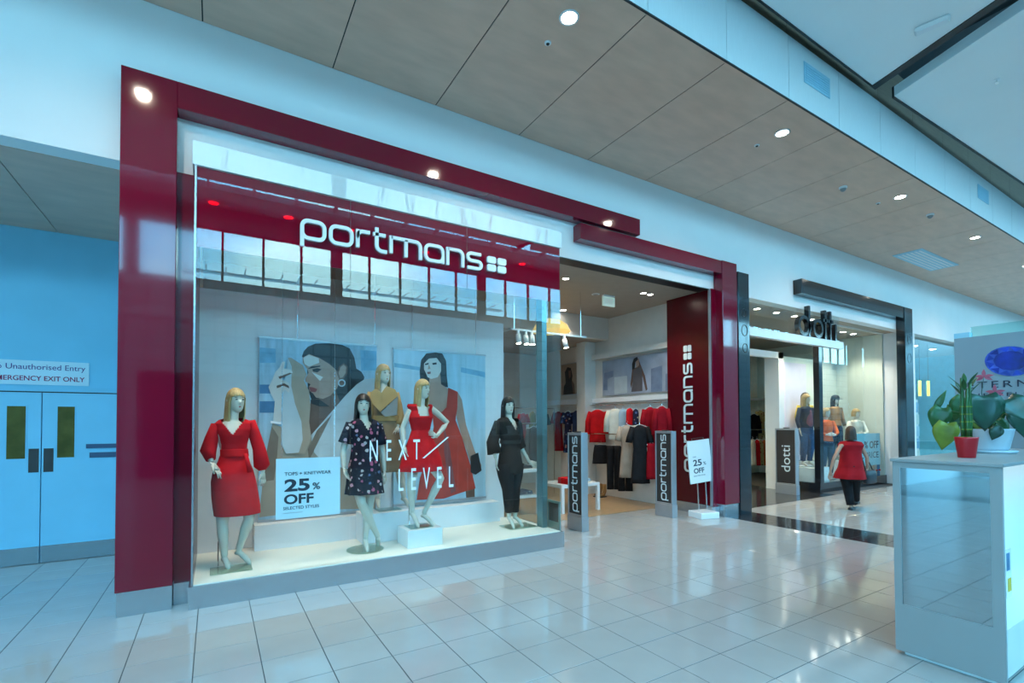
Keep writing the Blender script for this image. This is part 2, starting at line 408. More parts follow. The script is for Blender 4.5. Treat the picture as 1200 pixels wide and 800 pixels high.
for i, c in enumerate(tile_cells):
    x0, x1, y0, y1, m = c
    if i < 300:
        key = (round(x1 - x0, 3), round(y1 - y0, 3), m)
        if key not in tm:
            w, d = key[0] / 2 - G, key[1] / 2 - G
            me = bpy.data.meshes.new('tile'); b = MB().box(-w, w, -d, d, -.012, 0, bev=.0012); me.from_pydata(b.v, [], b.f); tm[key] = me; me.materials.append(MATS[m])
        o = bpy.data.objects.new('tile', tm[key]); COL.objects.link(o); o.parent = floor; o.location = ((x0 + x1) / 2, (y0 + y1) / 2, random.uniform(-.0004, 0))
    else:
        rest[m].box(x0 + G, x1 - G, y0 + G, y1 - G, -.012, 0)
for m in rest:
    o = rest[m].build('tile_field' if m == 'tile' else 'dark_tile_field', m, floor); o['kind'] = 'stuff'
# shop floors
struct(bx('floor_shop', 'wood_floor', (-.1, 7.6, 6.62, 11.2, -.01, .002)))
struct(bx('floor_entrance', 'tile_dark', (8.45, 12.0, 5.63, 10.5, -.01, .001)))

# ---- walls
wall = MB().box(END, XMAX, 5.496, 5.70, 4.0, 5.60)
wb = struct(wall.build('wall_back', 'white_wall'))
bx('pier', 'white_wall', (-.70, -.16, 5.50, 5.75, 0, 4.0), wb)
bx('pier', 'white_wall', (7.63, 8.44, 5.50, 6.5, 0, 4.0), wb)
bx('pier', 'white_wall', (15.35, 16.0, 5.50, 6.6, 0, 4.0), wb)
bx('pier', 'white_wall', (22.5, XMAX, 5.50, 5.7, 0, 4.0), wb)
bx('drop_edge', 'black_edge', (4.0, 7.56, 5.50, 5.72, 3.985, 3.999), wb)
struct(bx('wall_far', 'shop_wall', (END, XMAX, YB, YB + .2, 0, ROOF)))
struct(bx('wall_right', 'white_wall', (XMAX, XMAX + .2, OPP, YB, 0, ROOF)))
rf = struct(bx('ceiling_roof', 'roof_dark', (END - .2, XMAX + .2, -2.6, YB, ROOF, ROOF + .2)))
bx('roof_strip', 'roof_dark', (END - .2, XMAX + .2, OPP - .2, -6.6, ROOF, ROOF + .2), rf)
w6 = struct(empty('window_6', (0, 0, ROOF)))
for k in range(51): MB().box(END + 1.2 * k - .03, END + 1.2 * k + .03, -6.6, -2.6, .03, .15).build('glazing_bar', 'charcoal', w6)
for y in (-5.6, -4.6, -3.6): MB().box(END, XMAX, y - .03, y + .03, .03, .13).build('glazing_bar', 'charcoal', w6)
MB().box(END, XMAX, -6.6, -2.6, .16, .17).build('glass_pane', 'window_glass', w6)
# recess with the exit doors, on the left
wl = struct(bx('wall_left', 'blue_paint', (-7, -.16, 7.95, 8.15, 0, 4.2)))
bx('return_wall', 'white_wall', (-.70, -.50, 5.75, 7.95, 0, 4.2), wl)
bx('return_wall', 'white_wall', (-7.2, -7, 5.5, 8.15, 0, 5.5), wl)
bx('skirting', 'steel', (-.93, -.70, 7.935, 7.95, 0, .20), wl)
bx('skirting', 'steel', (-7, -2.45, 7.935, 7.95, 0, .20), wl)
rc = struct(bx('ceiling_recess', 'soffit_gap', (-7, -.5, 5.70, 7.95, 4.02, 4.2)))
for k in range(6):
    x1 = -.70 - 1.2 * k + .25
    bx('panel', 'soffit', (max(x1 - 1.19, -7), min(x1, -.7), 5.70, 7.95, 3.995, 4.03), rc)
struct(bx('wall_side', 'white_wall', (END, -7.2, 5.5, 5.7, 0, 4.0)))
# opposite wall with the clerestory, behind the camera
wo = struct(bx('wall_opposite', 'opp_wall', (END, XMAX, OPP - .25, OPP, 0, 6.27)))
bx('wall_panel', 'roof_dark', (END, XMAX, OPP - .25, OPP, 8.02, ROOF), wo)
n_ = MATS['opp_wall'].node_tree; br = n_.nodes.new('ShaderNodeTexBrick'); tcx = n_.nodes.new('ShaderNodeTexCoord'); mpx = n_.nodes.new('ShaderNodeMapping')
mpx.inputs['Rotation'].default_value = (pi / 2, 0, 0); br.offset = 0; br.inputs['Scale'].default_value = 1.; br.inputs['Brick Width'].default_value = .6; br.inputs['Row Height'].default_value = .45; br.inputs['Mortar Size'].default_value = .035
br.inputs['Color1'].default_value = (.50, .52, .53, 1); br.inputs['Color2'].default_value = (.40, .43, .45, 1); br.inputs['Mortar'].default_value = (.12, .14, .16, 1)
n_.links.new(tcx.outputs['Object'], mpx.inputs[0]); n_.links.new(mpx.outputs[0], br.inputs[0]); n_.links.new(br.outputs['Color'], n_.nodes['Principled BSDF'].inputs['Base Color'])
for x0, x1 in ((-9, -3), (-2, 3.2), (4.2, 9.5), (10.5, 16), (17, 22)):
    bx('shopfront', 'dark_interior', (x0, x1, OPP, OPP + .03, 0, 3.3), wo)
w2 = struct(empty('window_2', (0, OPP, 6.27)))
x = END + .4
k = 0
while x < XMAX:
    wide = (k % 5 == 2); hw = .2 if wide else .035
    MB().box(x - hw, x + hw, -.16, -.04, 0, 1.75).build('mullion', 'charcoal', w2); x += 1.2; k += 1
MB().box(END, XMAX, -.16, -.04, 0, .05).box(END, XMAX, -.16, -.04, 1.70, 1.75).build('window_frame', 'charcoal', w2)
MB().box(END, XMAX, -.11, -.10, .05, 1.70).build('glass_pane', 'window_glass', w2)
# glazed entrance on the far left, out of view
w3 = struct(empty('window_3', (END, 0, 0)))
for k in range(9): MB().box(-.1, 0, -7.6 + 1.55 * k - .03, -7.6 + 1.55 * k + .03, 0, 3.2).build('mullion', 'charcoal', w3)
MB().box(-.1, 0, OPP, 4.8, 2.3, 2.4).box(-.1, 0, OPP, 4.8, 3.1, 3.2).build('window_frame', 'charcoal', w3)
MB().box(-.06, -.05, OPP, 4.8, 0, 3.2).build('glass_pane', 'window_glass', w3)
we = struct(bx('wall_end', 'white_wall', (END - .2, END, OPP, YB, 3.2, ROOF)))
bx('end_pier', 'white_wall', (END - .2, END, 4.8, YB, 0, 3.2), we)
struct(bx('ground_outside', 'tile', (END - 60, END - .2, -60, 60, -.3, -.12)))
# awning outside the clerestory, seen mirrored in the shop glass
aw = thing('awning', 'white slatted awning outside the high windows across the mall', 'awning', (0, OPP - 2.2, 7.1))
MB().box(-1, 12.0, -.10, .10, .0, .08).build('beam', 'white_matte', aw)
for k in range(21): MB().box(-.9 + .6 * k, -.85 + .6 * k, .10, 1.0, .0, .03).build('slat', 'white_matte', aw)

# ---- soffit above the shopfronts
SZ = 5.52
so = struct(bx('ceiling', 'soffit_gap', (END, XMAX, 3.24, 5.6, SZ + .006, SZ + .2)))
for k in range(-11, 39):
    x0 = 2.277 + 1.2 * k
    if x0 > XMAX - 1.2: break
    bx('panel', 'soffit', (x0 + .006, x0 + 1.194, 3.205, 5.49, SZ, SZ + .02), so)
fa = struct(bx('trim_1', 'soffit_gap', (END, XMAX, 3.235, 3.4, SZ + .03, 7.0)))
for k in range(-11, 39):
    x0 = 2.277 + 1.2 * k
    if x0 > XMAX - 1.2: break
    bx('panel', 'fascia', (x0 + .004, x0 + 1.196, 3.20, 3.235, SZ + .012, 6.315), fa)
    bx('brown_panel', 'brown_trim', (x0 + .004, x0 + 1.196, 3.222, 3.236, 6.318, 7.0), fa)  # brown strip set back above the white fascia panels
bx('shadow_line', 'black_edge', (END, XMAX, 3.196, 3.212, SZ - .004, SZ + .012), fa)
# ---- upper ceiling rafts
UZ = 6.3
def raft(pts, th, name='raft'):
    mb = MB(); n = len(pts)
    mb.prism(pts, lambda a, b, d: (a, b, UZ + d), th); return mb
uc = struct(raft([(END, 3.075), (7.74, 3.075), (7.25, 1.45), (6.75, -.4), (END, -.4)], .14).build('ceiling_upper', 'upper_ceiling'))
MB().prism([(END, 3.075), (7.74, 3.075), (7.74, 3.095), (END, 3.095)], lambda a, b, d: (a, b, UZ - .012 + d), .16).build('edge_trim', 'black_edge', uc)
MB().prism([(7.74, 3.095), (7.74, 3.075), (7.25, 1.45), (6.75, -.4), (6.87, -.4), (7.37, 1.45), (7.86, 3.095)], lambda a, b, d: (a, b, UZ - .012 + d), .16).build('edge_trim', 'black_edge', uc)
uc2 = struct(raft([(8.27, 3.02), (XMAX, 1.6), (XMAX, -.4), (7.22, -.4), (7.72, 1.45)], .14).build('ceiling_raft', 'upper_ceiling'))
MB().prism([(8.27, 3.02), (XMAX, 1.6), (XMAX, 1.63), (8.28, 3.05)], lambda a, b, d: (a, b, UZ - .012 + d), .16).build('edge_trim', 'black_edge', uc2)
bx('void_back', 'black_edge', (6.3, 9.2, -.4, 3.19, 7.3, 7.35), uc2)
for k, (xa, ya) in enumerate(((7.9, 1.9), (7.6, .9), (7.35, 0))):
    MB().tube([(xa - .5, ya, 6.6), (xa + .6, ya + .3, 7.2)], .03, 6).build('strut', 'black_edge', uc2)

# ---- doors in the recess
d1 = struct(empty('door_1', (0, 7.93, 0)))
for jx in (-2.50, -.99): MB().box(jx, jx + .06, 0, .05, 0, 2.10).build('jamb', 'blue_paint', d1)
MB().box(-2.44, -.99, 0, .05, 2.045, 2.10).build('door_head', 'blue_paint', d1)
MB().box(-2.44, -.99, -.004, .01, 2.030, 2.045).build('head_gap', 'black_edge', d1)
for x0, x1, v0, v1, p0, p1 in ((-2.40, -1.762, -2.056, -1.895, -1.867, -1.777), (-1.752, -1.0, -1.615, -1.457, -1.735, -1.647)):
    lf = MB().box(x0, x1, -.025, .018, .006, 2.03).build('leaf', 'blue_paint', d1)
    bx('vision_panel', 'door_glass', (v0, v1, -.029, -.02, 1.248, 1.866), lf)
    MB().box(v0 - .012, v0, -.032, -.02, 1.236, 1.878).box(v1, v1 + .012, -.032, -.02, 1.236, 1.878).box(v0, v1, -.032, -.02, 1.236, 1.248).box(v0, v1, -.032, -.02, 1.866, 1.878).build('bead', 'blue_paint', lf)
    bx('push_plate', 'charcoal', (p0, p1, -.029, -.02, 1.081, 1.363), lf)
    bx('kick_plate', 'steel', (x0, x1, -.029, -.02, .006, .205), lf)
for z0, x0, zt in ((1.352, -1.347, 1.405), (1.235, -1.313, 1.30)):
    o = bx('notice_plate', 'dark_sign', (x0, -1.02, 7.892, 7.903, z0, zt))
    tag(o, 'upper narrow dark blue notice plate on the right exit door leaf' if z0 > 1.3 else 'lower narrow dark blue notice plate on the right exit door leaf', 'sign')
sg = thing('exit_notice', 'white notice with dark and red lettering above the exit doors', 'sign', (0, 7.94, 0))
bx('panel', 'sign_board', (-2.52, -1.336, -.006, .008, 2.125, 2.412), sg)
text('No Unauthorised Entry', 'ink_purple', sg, -2.225, -.007, 2.285, w=.855, h=.085)
text('EMERGENCY EXIT ONLY', 'ink_red', sg, -2.195, -.007, 2.172, w=.82, h=.058, bold=.012)

# ---- red portal frame
pf = thing('portal_frame', 'glossy dark red stepped portal frame around the fashion shopfront', 'shopfront frame', (0, 5.316, 0))
MB().box(-.711, -.305, 0, .178, .212, 4.767, bev=.004).build('pillar', 'red_gloss', pf)
MB().box(-.305, 5.565, 0, .18, 4.522, 4.767, bev=.004).build('beam', 'red_gloss', pf)
MB().box(4.40, 7.566, .012, .18, 4.25, 4.475, bev=.004).build('beam', 'red_gloss', pf)
MB().box(7.566, 7.977, 0, .178, .212, 4.480, bev=.004).build('pillar', 'red_gloss', pf)
MB().box(-.700, -.310, .012, .178, 0, .212).build('plinth', 'steel', pf)
MB().box(7.572, 7.970, .012, .178, 0, .212).build('plinth', 'steel', pf)
MB().box(-.305, -.16, .145, .18, .195, 3.997).build('reveal_panel', 'red_gloss', pf)
MB().box(-.303, -.16, .11, .18, 0, .195).build('plinth', 'steel', pf)
MB().box(7.46, 7.566, .145, .18, .17, 4.0).build('reveal_panel', 'red_gloss', pf)
MB().box(7.46, 7.566, .12, .18, 0, .17).build('plinth', 'steel', pf)

# ---- shop window
w1 = struct(empty('window_1', (0, 0, 0)))
GX = [-.150, 1.212, 2.571, 3.955]
for k in range(3):
    p = bx('glass_pane', 'glass', (GX[k] + .002, GX[k + 1] - .002, 5.222, 5.232, .208, 3.996), w1)
    bx('glass_film', 'red_film', (GX[k] + .003, GX[k + 1] - .003, 5.2325, 5.2345, 3.257, 3.99), p)
bx('glass_pane', 'glass', (3.945, 3.955, 5.234, 6.235, .208, 3.996), w1)
bx('edge_trim', 'steel', (-.165, -.150, 5.212, 5.24, .208, 3.996), w1)
bx('sill', 'steel', (-.1833, 3.985, 5.2047, 6.235, 0, .2015), w1)
MB().prism([(5.214, 3.998), (5.50, 3.998), (5.50, 4.202), (5.192, 4.202)], lambda a, b, d: (-.183 + d, a, b), 4.148).build('header', 'mirror_steel', w1)
bx('steel_post', 'post_green', (3.86, 3.94, 5.52, 5.66, .208, 4.0), w1)
bx('backdrop', 'white_matte', (-.15, 3.80, 6.47, 6.53, .208, 3.18), w1)
bx('side_panel', 'red_panel', (-.158, -.148, 5.25, 6.47, .208, 4.0), w1)
dp = tag(bx('display_platform', 'platform', (-.148, 3.944, 5.236, 6.468, .20, .208)), 'cream display platform floor inside the shop window', 'platform')

# ================================================================== FASHION SHOP INTERIOR
ci = struct(bx('ceiling_shop', 'shop_ceiling', (-.15, 7.62, 5.72, 8.27, 4.0, 4.2)))
bx('bulkhead', 'shop_wall', (-.15, 7.62, 8.27, 8.4, 3.52, 4.2), ci)
bx('lower_ceiling', 'shop_ceiling', (-.15, 7.62, 8.4, 11.3, 3.52, 3.7), ci)
ws = struct(bx('wall_shop', 'shop_wall', (7.62, 7.75, 6.46, 11.3, 0, 4.1)))
bx('pilaster', 'shop_wall', (7.30, 7.62, 8.72, 9.02, 0, 3.52), ws)
bx('picture_ledge', 'white_matte', (7.52, 7.62, 6.47, 8.72, 2.10, 2.20), ws)
bx('picture_ledge', 'white_matte', (7.50, 7.62, 9.02, 10.6, 2.10, 2.22), ws)
bx('picture_head', 'shop_wall', (7.50, 7.62, 6.47, 8.72, 3.10, 3.22), ws)
struct(bx('wall_shop_rear', 'shop_wall', (-.15, 7.62, 11.2, 11.3, 0, 4.0)))
struct(bx('wall_shop_side', 'shop_wall', (-.16, -.15, 6.53, 11.3, 0, 4.0)))
# red entrance panel with vertical lettering
ep = thing('entrance_panel', 'tall dark red entrance panel with vertical white lettering', 'panel', (7.45, 5.5, 0))
MB().box(0, .10, 0, .95, .185, 3.995).build('panel', 'red_panel', ep)
MB().box(-.003, .10, -.02, .94, 0, .18).build('plinth', 'steel', ep)
MB().box(-.012, .02, -.02, .02, .18, 3.99).build('metal_trim', 'aluminium', ep)
wordmark(ep, 'lettering', lambda a, b, d: (-.002 - d, .385 + b, .755 + a), 2.31, .165, .034, True, .015)

def downlight(loc, r, label, group, energy=None, col=(1, .90, .74), glow='lamp_glow', size=1.9, blend=.7):
    o = thing('downlight', label, 'light', loc, 0, group)
    MB().lathe([(r * 1.28, 0), (r * 1.28, -.006), (r * 1.02, -.010), (r * 1.0, .012), (r * 1.02, .02), (r * 1.28, .004)], 20).build('trim_ring', 'white_matte', o, True)
    MB().lathe([(r * .98, -.004), (r * .98, .004)], 20).build('lens', glow, o)
    if energy:
        l = bpy.data.lights.new('lamp', 'SPOT'); l.energy = energy; l.color = col; l.spot_size = size; l.spot_blend = blend; l.shadow_soft_size = .06
        q = bpy.data.objects.new('lamp', l); COL.objects.link(q); q.parent = o; q.location = (0, 0, -.03)
    return o
SHOPE = 95
for i, (px, py) in enumerate(((663, 326), (754, 343), (762, 344.5))):
    p = at(px, py, 'Z', 4.0); downlight((p.x, p.y, 3.997), .05, 'small recessed downlight in the fashion shop ceiling above the entrance', 'shop entrance downlights', SHOPE if i != 2 else None)
p = at(660, 363, 'Z', 4.0); downlight((p.x, p.y, 3.997), .06, 'recessed downlight near the bulkhead in the fashion shop', None, SHOPE)
for x, y, z in ((2.4, 9.6, 3.517), (5.2, 9.6, 3.517)):
    downlight((x, y, z), .06, 'recessed downlight at the back of the fashion shop', 'rear shop downlights', SHOPE)
p = at(698, 344.5, 'Z', 4.0)
dome = thing('ceiling_speaker', 'round ceiling speaker grille beside the green exit sign', 'speaker', (p.x, p.y, 3.999))
MB().lathe([(.075, 0), (.075, -.008), (.05, -.012)], 18).build('rim', 'white_matte', dome, True); MB().lathe([(.05, -.010), (.048, -.014)], 18).build('grille', 'grey_plastic', dome)
p = at(713, 340, 'Y', 6.75)
es = thing('exit_sign', 'pale green illuminated exit sign hung from the shop ceiling', 'sign', (p.x, 6.75, 4.0))
z0 = p.z - 4.0
MB().box(-.13, .13, -.03, .03, -.022, 0).build('mount', 'white_matte', es); MB().box(-.14, .14, -.02, .02, -.20, -.03).build('body', 'exit_panel', es)
text('EXIT', 'vinyl', es, -.09, -.021, -.15, w=.18, h=.075)
# window display lamps behind the red film
for i, (px, py) in enumerate(((250, 238), (338, 255), (410, 270), (499, 296), (612, 309.5))):
    p = at(px, py, 'Z', 3.74)
    o = thing('window_lamp', 'cylindrical downlight hung behind the red film in the shop window', 'light', (p.x, p.y, 4.0), 0, 'window display lamps')
    MB().lathe([(.055, 0), (.055, -.25), (.05, -.26), (.045, -.25)], 16).build('housing', 'white_matte', o, True)
    MB().lathe([(.044, -.252), (.044, -.258)], 16).build('lens', 'lamp_glow_red', o)
    l = bpy.data.lights.new('lamp', 'SPOT'); l.energy = 70; l.color = (1, .91, .75); l.spot_size = 1.35; l.spot_blend = .9; l.shadow_soft_size = .05
    q = bpy.data.objects.new('lamp', l); COL.objects.link(q); q.parent = o; q.location = (0, 0, -.28)
struct(bx('ceiling_display', 'red_panel', (-.15, 3.94, 5.50, 5.74, 3.985, 3.999)))
# track with spotlights and the big pendant behind the glass
tr = thing('lighting_track', 'white lighting track hung inside the shop entrance', 'lighting track', (0, 0, 0))
MB().box(4.1, 5.72, 6.78, 6.82, 3.17, 3.20).build('rail', 'white_gloss', tr)
MB().box(4.1, 4.14, 6.78, 8.2, 3.17, 3.20).build('rail', 'white_gloss', tr)
for x in (4.2, 5.6): MB().tube([(x, 6.8, 3.2), (x, 6.8, 4.0)], .006, 6).build('suspension_rod', 'chrome', tr)
for i, (px, py) in enumerate(((607, 394), (616, 394), (623, 394), (661, 398))):
    p = at(px, py, 'Y', 6.8)
    o = thing('spotlight', 'white cylinder spotlight clipped to the lighting track', 'light', (p.x, 6.8, 3.17), 0, 'track spotlights')
    MB().box(-.02, .02, -.02, .02, -.06, 0).build('bracket', 'white_gloss', o)
    d = V((.25 if i == 3 else .05, -.1, -1)).normalized(); c = V((0, 0, -.06))
    MB().tube([c, c + d * .15], .045, 14).build('head', 'white_gloss', o, True)
    MB().tube([c + d * .149, c + d * .156], .040, 14).build('lens', 'lamp_glow', o)
pd = thing('pendant_lamp', 'large cream dome pendant lamp inside the shop', 'lamp', (5.35, 7.35, 4.0))
MB().tube([(0, 0, 0), (0, 0, -.42)], .006, 6).build('cord', 'black', pd)
MB().lathe([(.03, -.42), (.16, -.44), (.30, -.54), (.36, -.66), (.345, -.66), (.28, -.55), (.14, -.46)], 28).build('shade', 'lamp_shade', pd, True)

# ---- flat prints
def poster(name, label, plane, c0, c1, m, layers, frame='aluminium', Y=None, ax='Y', wires=()):
    """a printed board; corners c0 (upper left px) and c1 (lower right px) on the plane"""
    a = at(*c0, ax, plane); b = at(*c1, ax, plane)
    o = thing(name, label, 'poster', (a.x, a.y, b.z)); org = V((a.x, a.y, b.z))
    sx = -1
    def L(p, off):
        q = p - org
        return (q + V((0, -off, 0))) if ax == 'Y' else (q + V((-off, 0, 0)))
    A = V((0, 0, 0)); B = b - org; top = a.z - b.z
    if ax == 'Y': MB().box(0, B.x, 0, .02, 0, top).build('board', m, o); MB().box(-.01, B.x + .01, -.006, .022, top, top + .022).build('rail', frame, o); MB().box(-.01, B.x + .01, -.006, .022, -.03, 0).build('rail', frame, o)
    else: MB().box(0, .02, min(0, B.y), max(0, B.y), 0, top).build('board', m, o); MB().box(-.006, .022, min(0, B.y), max(0, B.y), top, top + .02).build('rail', frame, o); MB().box(-.006, .022, min(0, B.y), max(0, B.y), -.02, 0).build('rail', frame, o)
    for i, (mm, pts) in enumerate(layers):
        off = .0008 * (i + 1)
        def put(u, v, d, off=off):
            q = L(at(u, v, ax, plane), off + d)
            if ax == 'Y': q.x = min(max(q.x, .002), B.x - .002)
            q.z = min(max(q.z, .002), top - .002); return tuple(q)
        MB().prism(pts, put, .0005).build('print', mm, o)
    for wx in wires: MB().tube([(wx - org.x, .01, top), (wx - org.x, .01, 3.985 - org.z)], .004, 5).build('wire', 'chrome', o)
    return o
def Z1(*q): return [(290 + x / 6.67, 380 + y / 6.67) for x, y in q]
def Z2(*q): return [(450 + x / 6.67, 390 + y / 6.67) for x, y in q]
def Z3(*q): return [(300 + x / 5.714, 480 + y / 5.714) for x, y in q]
def circ(cx, cy, r, k=14): return [(cx + r * math.cos(2 * pi * i / k), cy + r * math.sin(2 * pi * i / k)) for i in range(k)]
poster('window_poster', 'large window poster of a dark-haired woman holding up her coat collar', 6.40, (304, 395.5), (441, 596), 'p_bg', [
    ('p_bluelt', Z1((95, 180), (220, 190), (220, 300), (95, 300))), ('p_blue', Z1((95, 600), (215, 600), (215, 690), (95, 690))), ('p_blue', Z1((95, 470), (180, 470), (180, 540), (95, 540))),
    ('p_bluelt', Z1((880, 200), (1020, 210), (1020, 360), (890, 360))),
    ('p_coat', Z3((20, 720), (60, 330), (110, 90), (160, 110), (330, 200), (560, 240), (800, 180), (800, 660), (400, 670))),
    ('p_coat_dark', Z3((60, 330), (105, 110), (150, 180), (140, 330), (120, 470), (50, 480))),
    ('p_hair', Z1((425, 250), (440, 210), (470, 175), (530, 150), (640, 145), (740, 160), (800, 190), (835, 260), (850, 345), (890, 370), (912, 410), (905, 460), (850, 480), (800, 540), (770, 620), (700, 660), (600, 660), (540, 640), (500, 590), (470, 500), (465, 300))),
    ('p_skin_dark', Z1((495, 590), (590, 575), (690, 520), (720, 600), (660, 690), (560, 800), (500, 870), (470, 800), (480, 700))),
    ('p_hair', Z1((490, 590), (560, 585), (640, 640), (560, 640), (500, 620))),
    ('p_skin', Z1((430, 260), (480, 232), (560, 262), (640, 310), (690, 355), (720, 430), (700, 500), (650, 555), (590, 582), (535, 572), (512, 540), (485, 520), (478, 490), (492, 468), (452, 446), (450, 425), (476, 378), (468, 352), (432, 300))),
    ('p_skin_light', Z1((435, 262), (480, 238), (555, 265), (560, 300), (480, 330), (445, 310))),
    ('p_skin_light', Z1((500, 372), (590, 412), (565, 442))),
    ('p_hair', Z1((470, 348), (500, 328), (570, 322), (565, 332), (510, 342))), ('p_hair', Z1((505, 352), (545, 342), (578, 352), (545, 375), (515, 370))),
    ('p_lip', Z1((478, 488), (510, 492), (545, 506), (530, 530), (492, 526))),
    ('p_skin_dark', Z1((695, 380), (712, 330), (750, 302), (782, 330), (778, 385), (748, 428), (718, 436))), ('p_skin', Z1((710, 380), (724, 335), (750, 314), (770, 335), (766, 380), (742, 415), (722, 420))),
    ('p_coat_light', Z1(*circ(735, 458, 30))), ('p_skin_dark', Z1(*circ(735, 458, 20))),
    ('p_coat_light', Z1((910, 430), (1000, 420), (1020, 620), (1010, 1120), (800, 1130), (600, 1090), (520, 1000), (500, 860), (640, 700), (760, 560), (850, 470))),
    ('p_coat_dark', Z1((540, 830), (660, 700), (560, 900), (480, 1060), (470, 980))),
    ('p_coat', Z1((315, 262), (340, 262), (430, 320), (460, 390), (440, 440), (480, 520), (490, 640), (480, 760), (500, 900), (440, 1010), (300, 1010), (262, 930), (265, 800), (275, 600), (290, 440))),
    ('p_coat_light', Z1((315, 262), (345, 330), (340, 480), (370, 620), (420, 760), (430, 900), (400, 1000), (300, 1010), (262, 930), (265, 800), (275, 600), (290, 440))),
    ('p_skin_light', Z1((248, 340), (268, 295), (292, 290), (285, 345), (345, 360), (352, 380), (300, 395), (262, 425), (320, 460), (335, 500), (322, 535), (290, 510), (268, 540), (262, 760), (200, 760), (212, 600), (180, 540), (163, 490), (198, 425), (215, 375))),
    ('p_skin_dark', Z1((240, 410), (330, 378), (345, 385), (250, 428))), ('p_skin_dark', Z1((225, 480), (285, 460), (320, 480), (325, 500), (280, 480), (230, 500))),
    ('vinyl', Z1((180, 752), (262, 765), (262, 780), (180, 772))),
], wires=(.86, 1.80))
poster('window_poster', 'tall window poster of a standing woman in an orange-red dress', 6.42, (461.5, 409), (569, 581), 'p_bg2', [
    ('p_bluelt', [(462, 425), (492, 430), (492, 434), (462, 430)]), ('p_bluelt', [(540, 430), (569, 436), (569, 442), (540, 436)]),
    ('p_hair', Z2((285, 420), (278, 300), (290, 210), (330, 160), (400, 145), (455, 160), (485, 220), (490, 330), (500, 425), (440, 420), (380, 400), (330, 380))),
    ('p_skin', Z2((355, 340), (440, 320), (445, 400), (500, 435), (575, 460), (590, 520), (500, 600), (420, 640), (350, 560), (350, 420))),
    ('p_skin_light', Z2((312, 240), (350, 200), (410, 195), (445, 240), (445, 300), (420, 345), (370, 360), (340, 345), (325, 310), (312, 285))),
    ('p_hair', Z2((318, 242), (350, 232), (345, 248), (322, 252))), ('p_hair', Z2((375, 235), (410, 230), (410, 246), (380, 250))),
    ('p_lip', Z2((335, 305), (365, 302), (362, 320), (340, 322))), ('p_skin', Z2((350, 245), (362, 280), (340, 285))),
    ('p_skin', [(536, 459), (541, 468), (546, 498), (556, 528), (564, 545), (561, 553), (553, 546), (541, 512), (535, 490), (533, 470)]),
    ('p_skin_dark', [(545, 570), (556, 570), (556, 582), (546, 583)]),
    ('p_dress', [(525, 454), (536, 459), (535.5, 478), (533.5, 492), (541, 512), (551, 545), (557, 572), (540, 577), (520, 584), (488, 585.5), (492, 560), (503, 525), (508, 500), (506, 482), (517, 483), (523, 477)]),
    ('p_lip', [(520, 500), (526, 520), (534, 575), (528, 578), (520, 530)]),
    ('p_hair', [(551, 534), (560, 530), (564, 551), (557, 556), (551, 553)]),
], wires=(2.32, 3.30))
poster('wall_picture', 'wide wall picture of a woman in a grey dress before city buildings', 7.58, (706, 424), (783, 458), 'p_bg_city', [
    ('p_building', [(763, 432), (776, 428), (776, 460), (763, 461)]), ('p_building', [(780, 438), (783, 437), (783, 459), (780, 459)]), ('p_building', [(708, 437), (719, 434), (719, 441), (712, 444), (712, 457), (707, 457)]), ('p_coat_light', [(720, 442), (735, 440), (735, 460), (720, 462)]),
    ('p_skin_dark', [(741, 433), (746, 430), (748, 420), (752, 430), (756, 440), (759, 456), (757, 458), (753, 440), (752, 457), (741, 458), (742, 446), (740, 455), (739, 450)]),
    ('p_grey', [(742, 434), (747, 431), (752, 430), (753, 445), (753, 458), (740, 459), (742, 446)]),
    ('p_skin', [(745, 421), (749, 420), (749, 428), (746, 431)]), ('p_hair', [(741, 426), (743, 420), (747, 418), (748, 421), (745, 424), (744, 432), (741, 433)]),
], ax='X')
poster('wall_picture', 'narrow dim wall picture of a dark-haired woman in black', 7.58, (657.5, 428), (677.5, 461), 'p_coat', [
    ('p_skin_dark', [(664, 446), (664, 436), (667, 432), (670, 434), (670, 445), (673, 450), (674, 461), (660, 464), (662, 450)]),
    ('p_hair', [(663, 450), (662, 436), (665, 430), (669, 431), (671, 440), (670, 449), (672, 462), (660, 464), (661, 452)]), ('p_skin_dark', [(666, 434), (669, 434), (669, 441), (667, 444)]),
], ax='X')

# ---- wordmark on the window, window lettering and the sale sign
ss = thing('shop_sign', 'large pale rounded lettering on the red window film', 'sign', (.735, 5.205, 3.505))
wordmark(ss, 'lettering', lambda a, b, d: (a, .015 - d, b), 2.36, .175, .036, True, .028)
wl_ = thing('window_lettering', 'thin white vinyl window lettering over two lines with a slash', 'lettering', (0, 5.2205, 0))
text('NEXT', 'vinyl', wl_, 1.415, 0, 1.245, w=.56, h=.222, depth=.001, space=2.1)
text('LEVEL', 'vinyl', wl_, 1.730, 0, .905, w=.655, h=.242, depth=.001, space=2.1)
MB().prism([(2.005, 1.255), (2.03, 1.255), (2.33, 1.487), (2.305, 1.487)], lambda a, b, d: (a, -d, b), .001).build('slash', 'vinyl', wl_)
sb = thing('sale_sign', 'white square sale sign with dark lettering hung in the shop window', 'sign', (.523, 5.30, .708))
MB().box(0, .606, 0, .012, 0, .594).build('board', 'sign_board', sb)
for x in (.05, .55): MB().tube([(x, .006, .594), (x, .006, 3.28)], .0015, 4).build('wire', 'chrome', sb)
text('TOPS + KNITWEAR', 'ink', sb, .075, -.0005, .425, w=.44, h=.034, bold=.01)
text('25', 'ink', sb, .075, -.0005, .265, w=.235, h=.125, bold=.035); text('%', 'ink', sb, .335, -.0005, .272, w=.075, h=.07, bold=.02)
text('OFF', 'ink', sb, .072, -.0005, .140, w=.275, h=.100, bold=.03); text('SELECTED STYLES', 'ink', sb, .065, -.0005, .088, w=.335, h=.030, bold=.01)
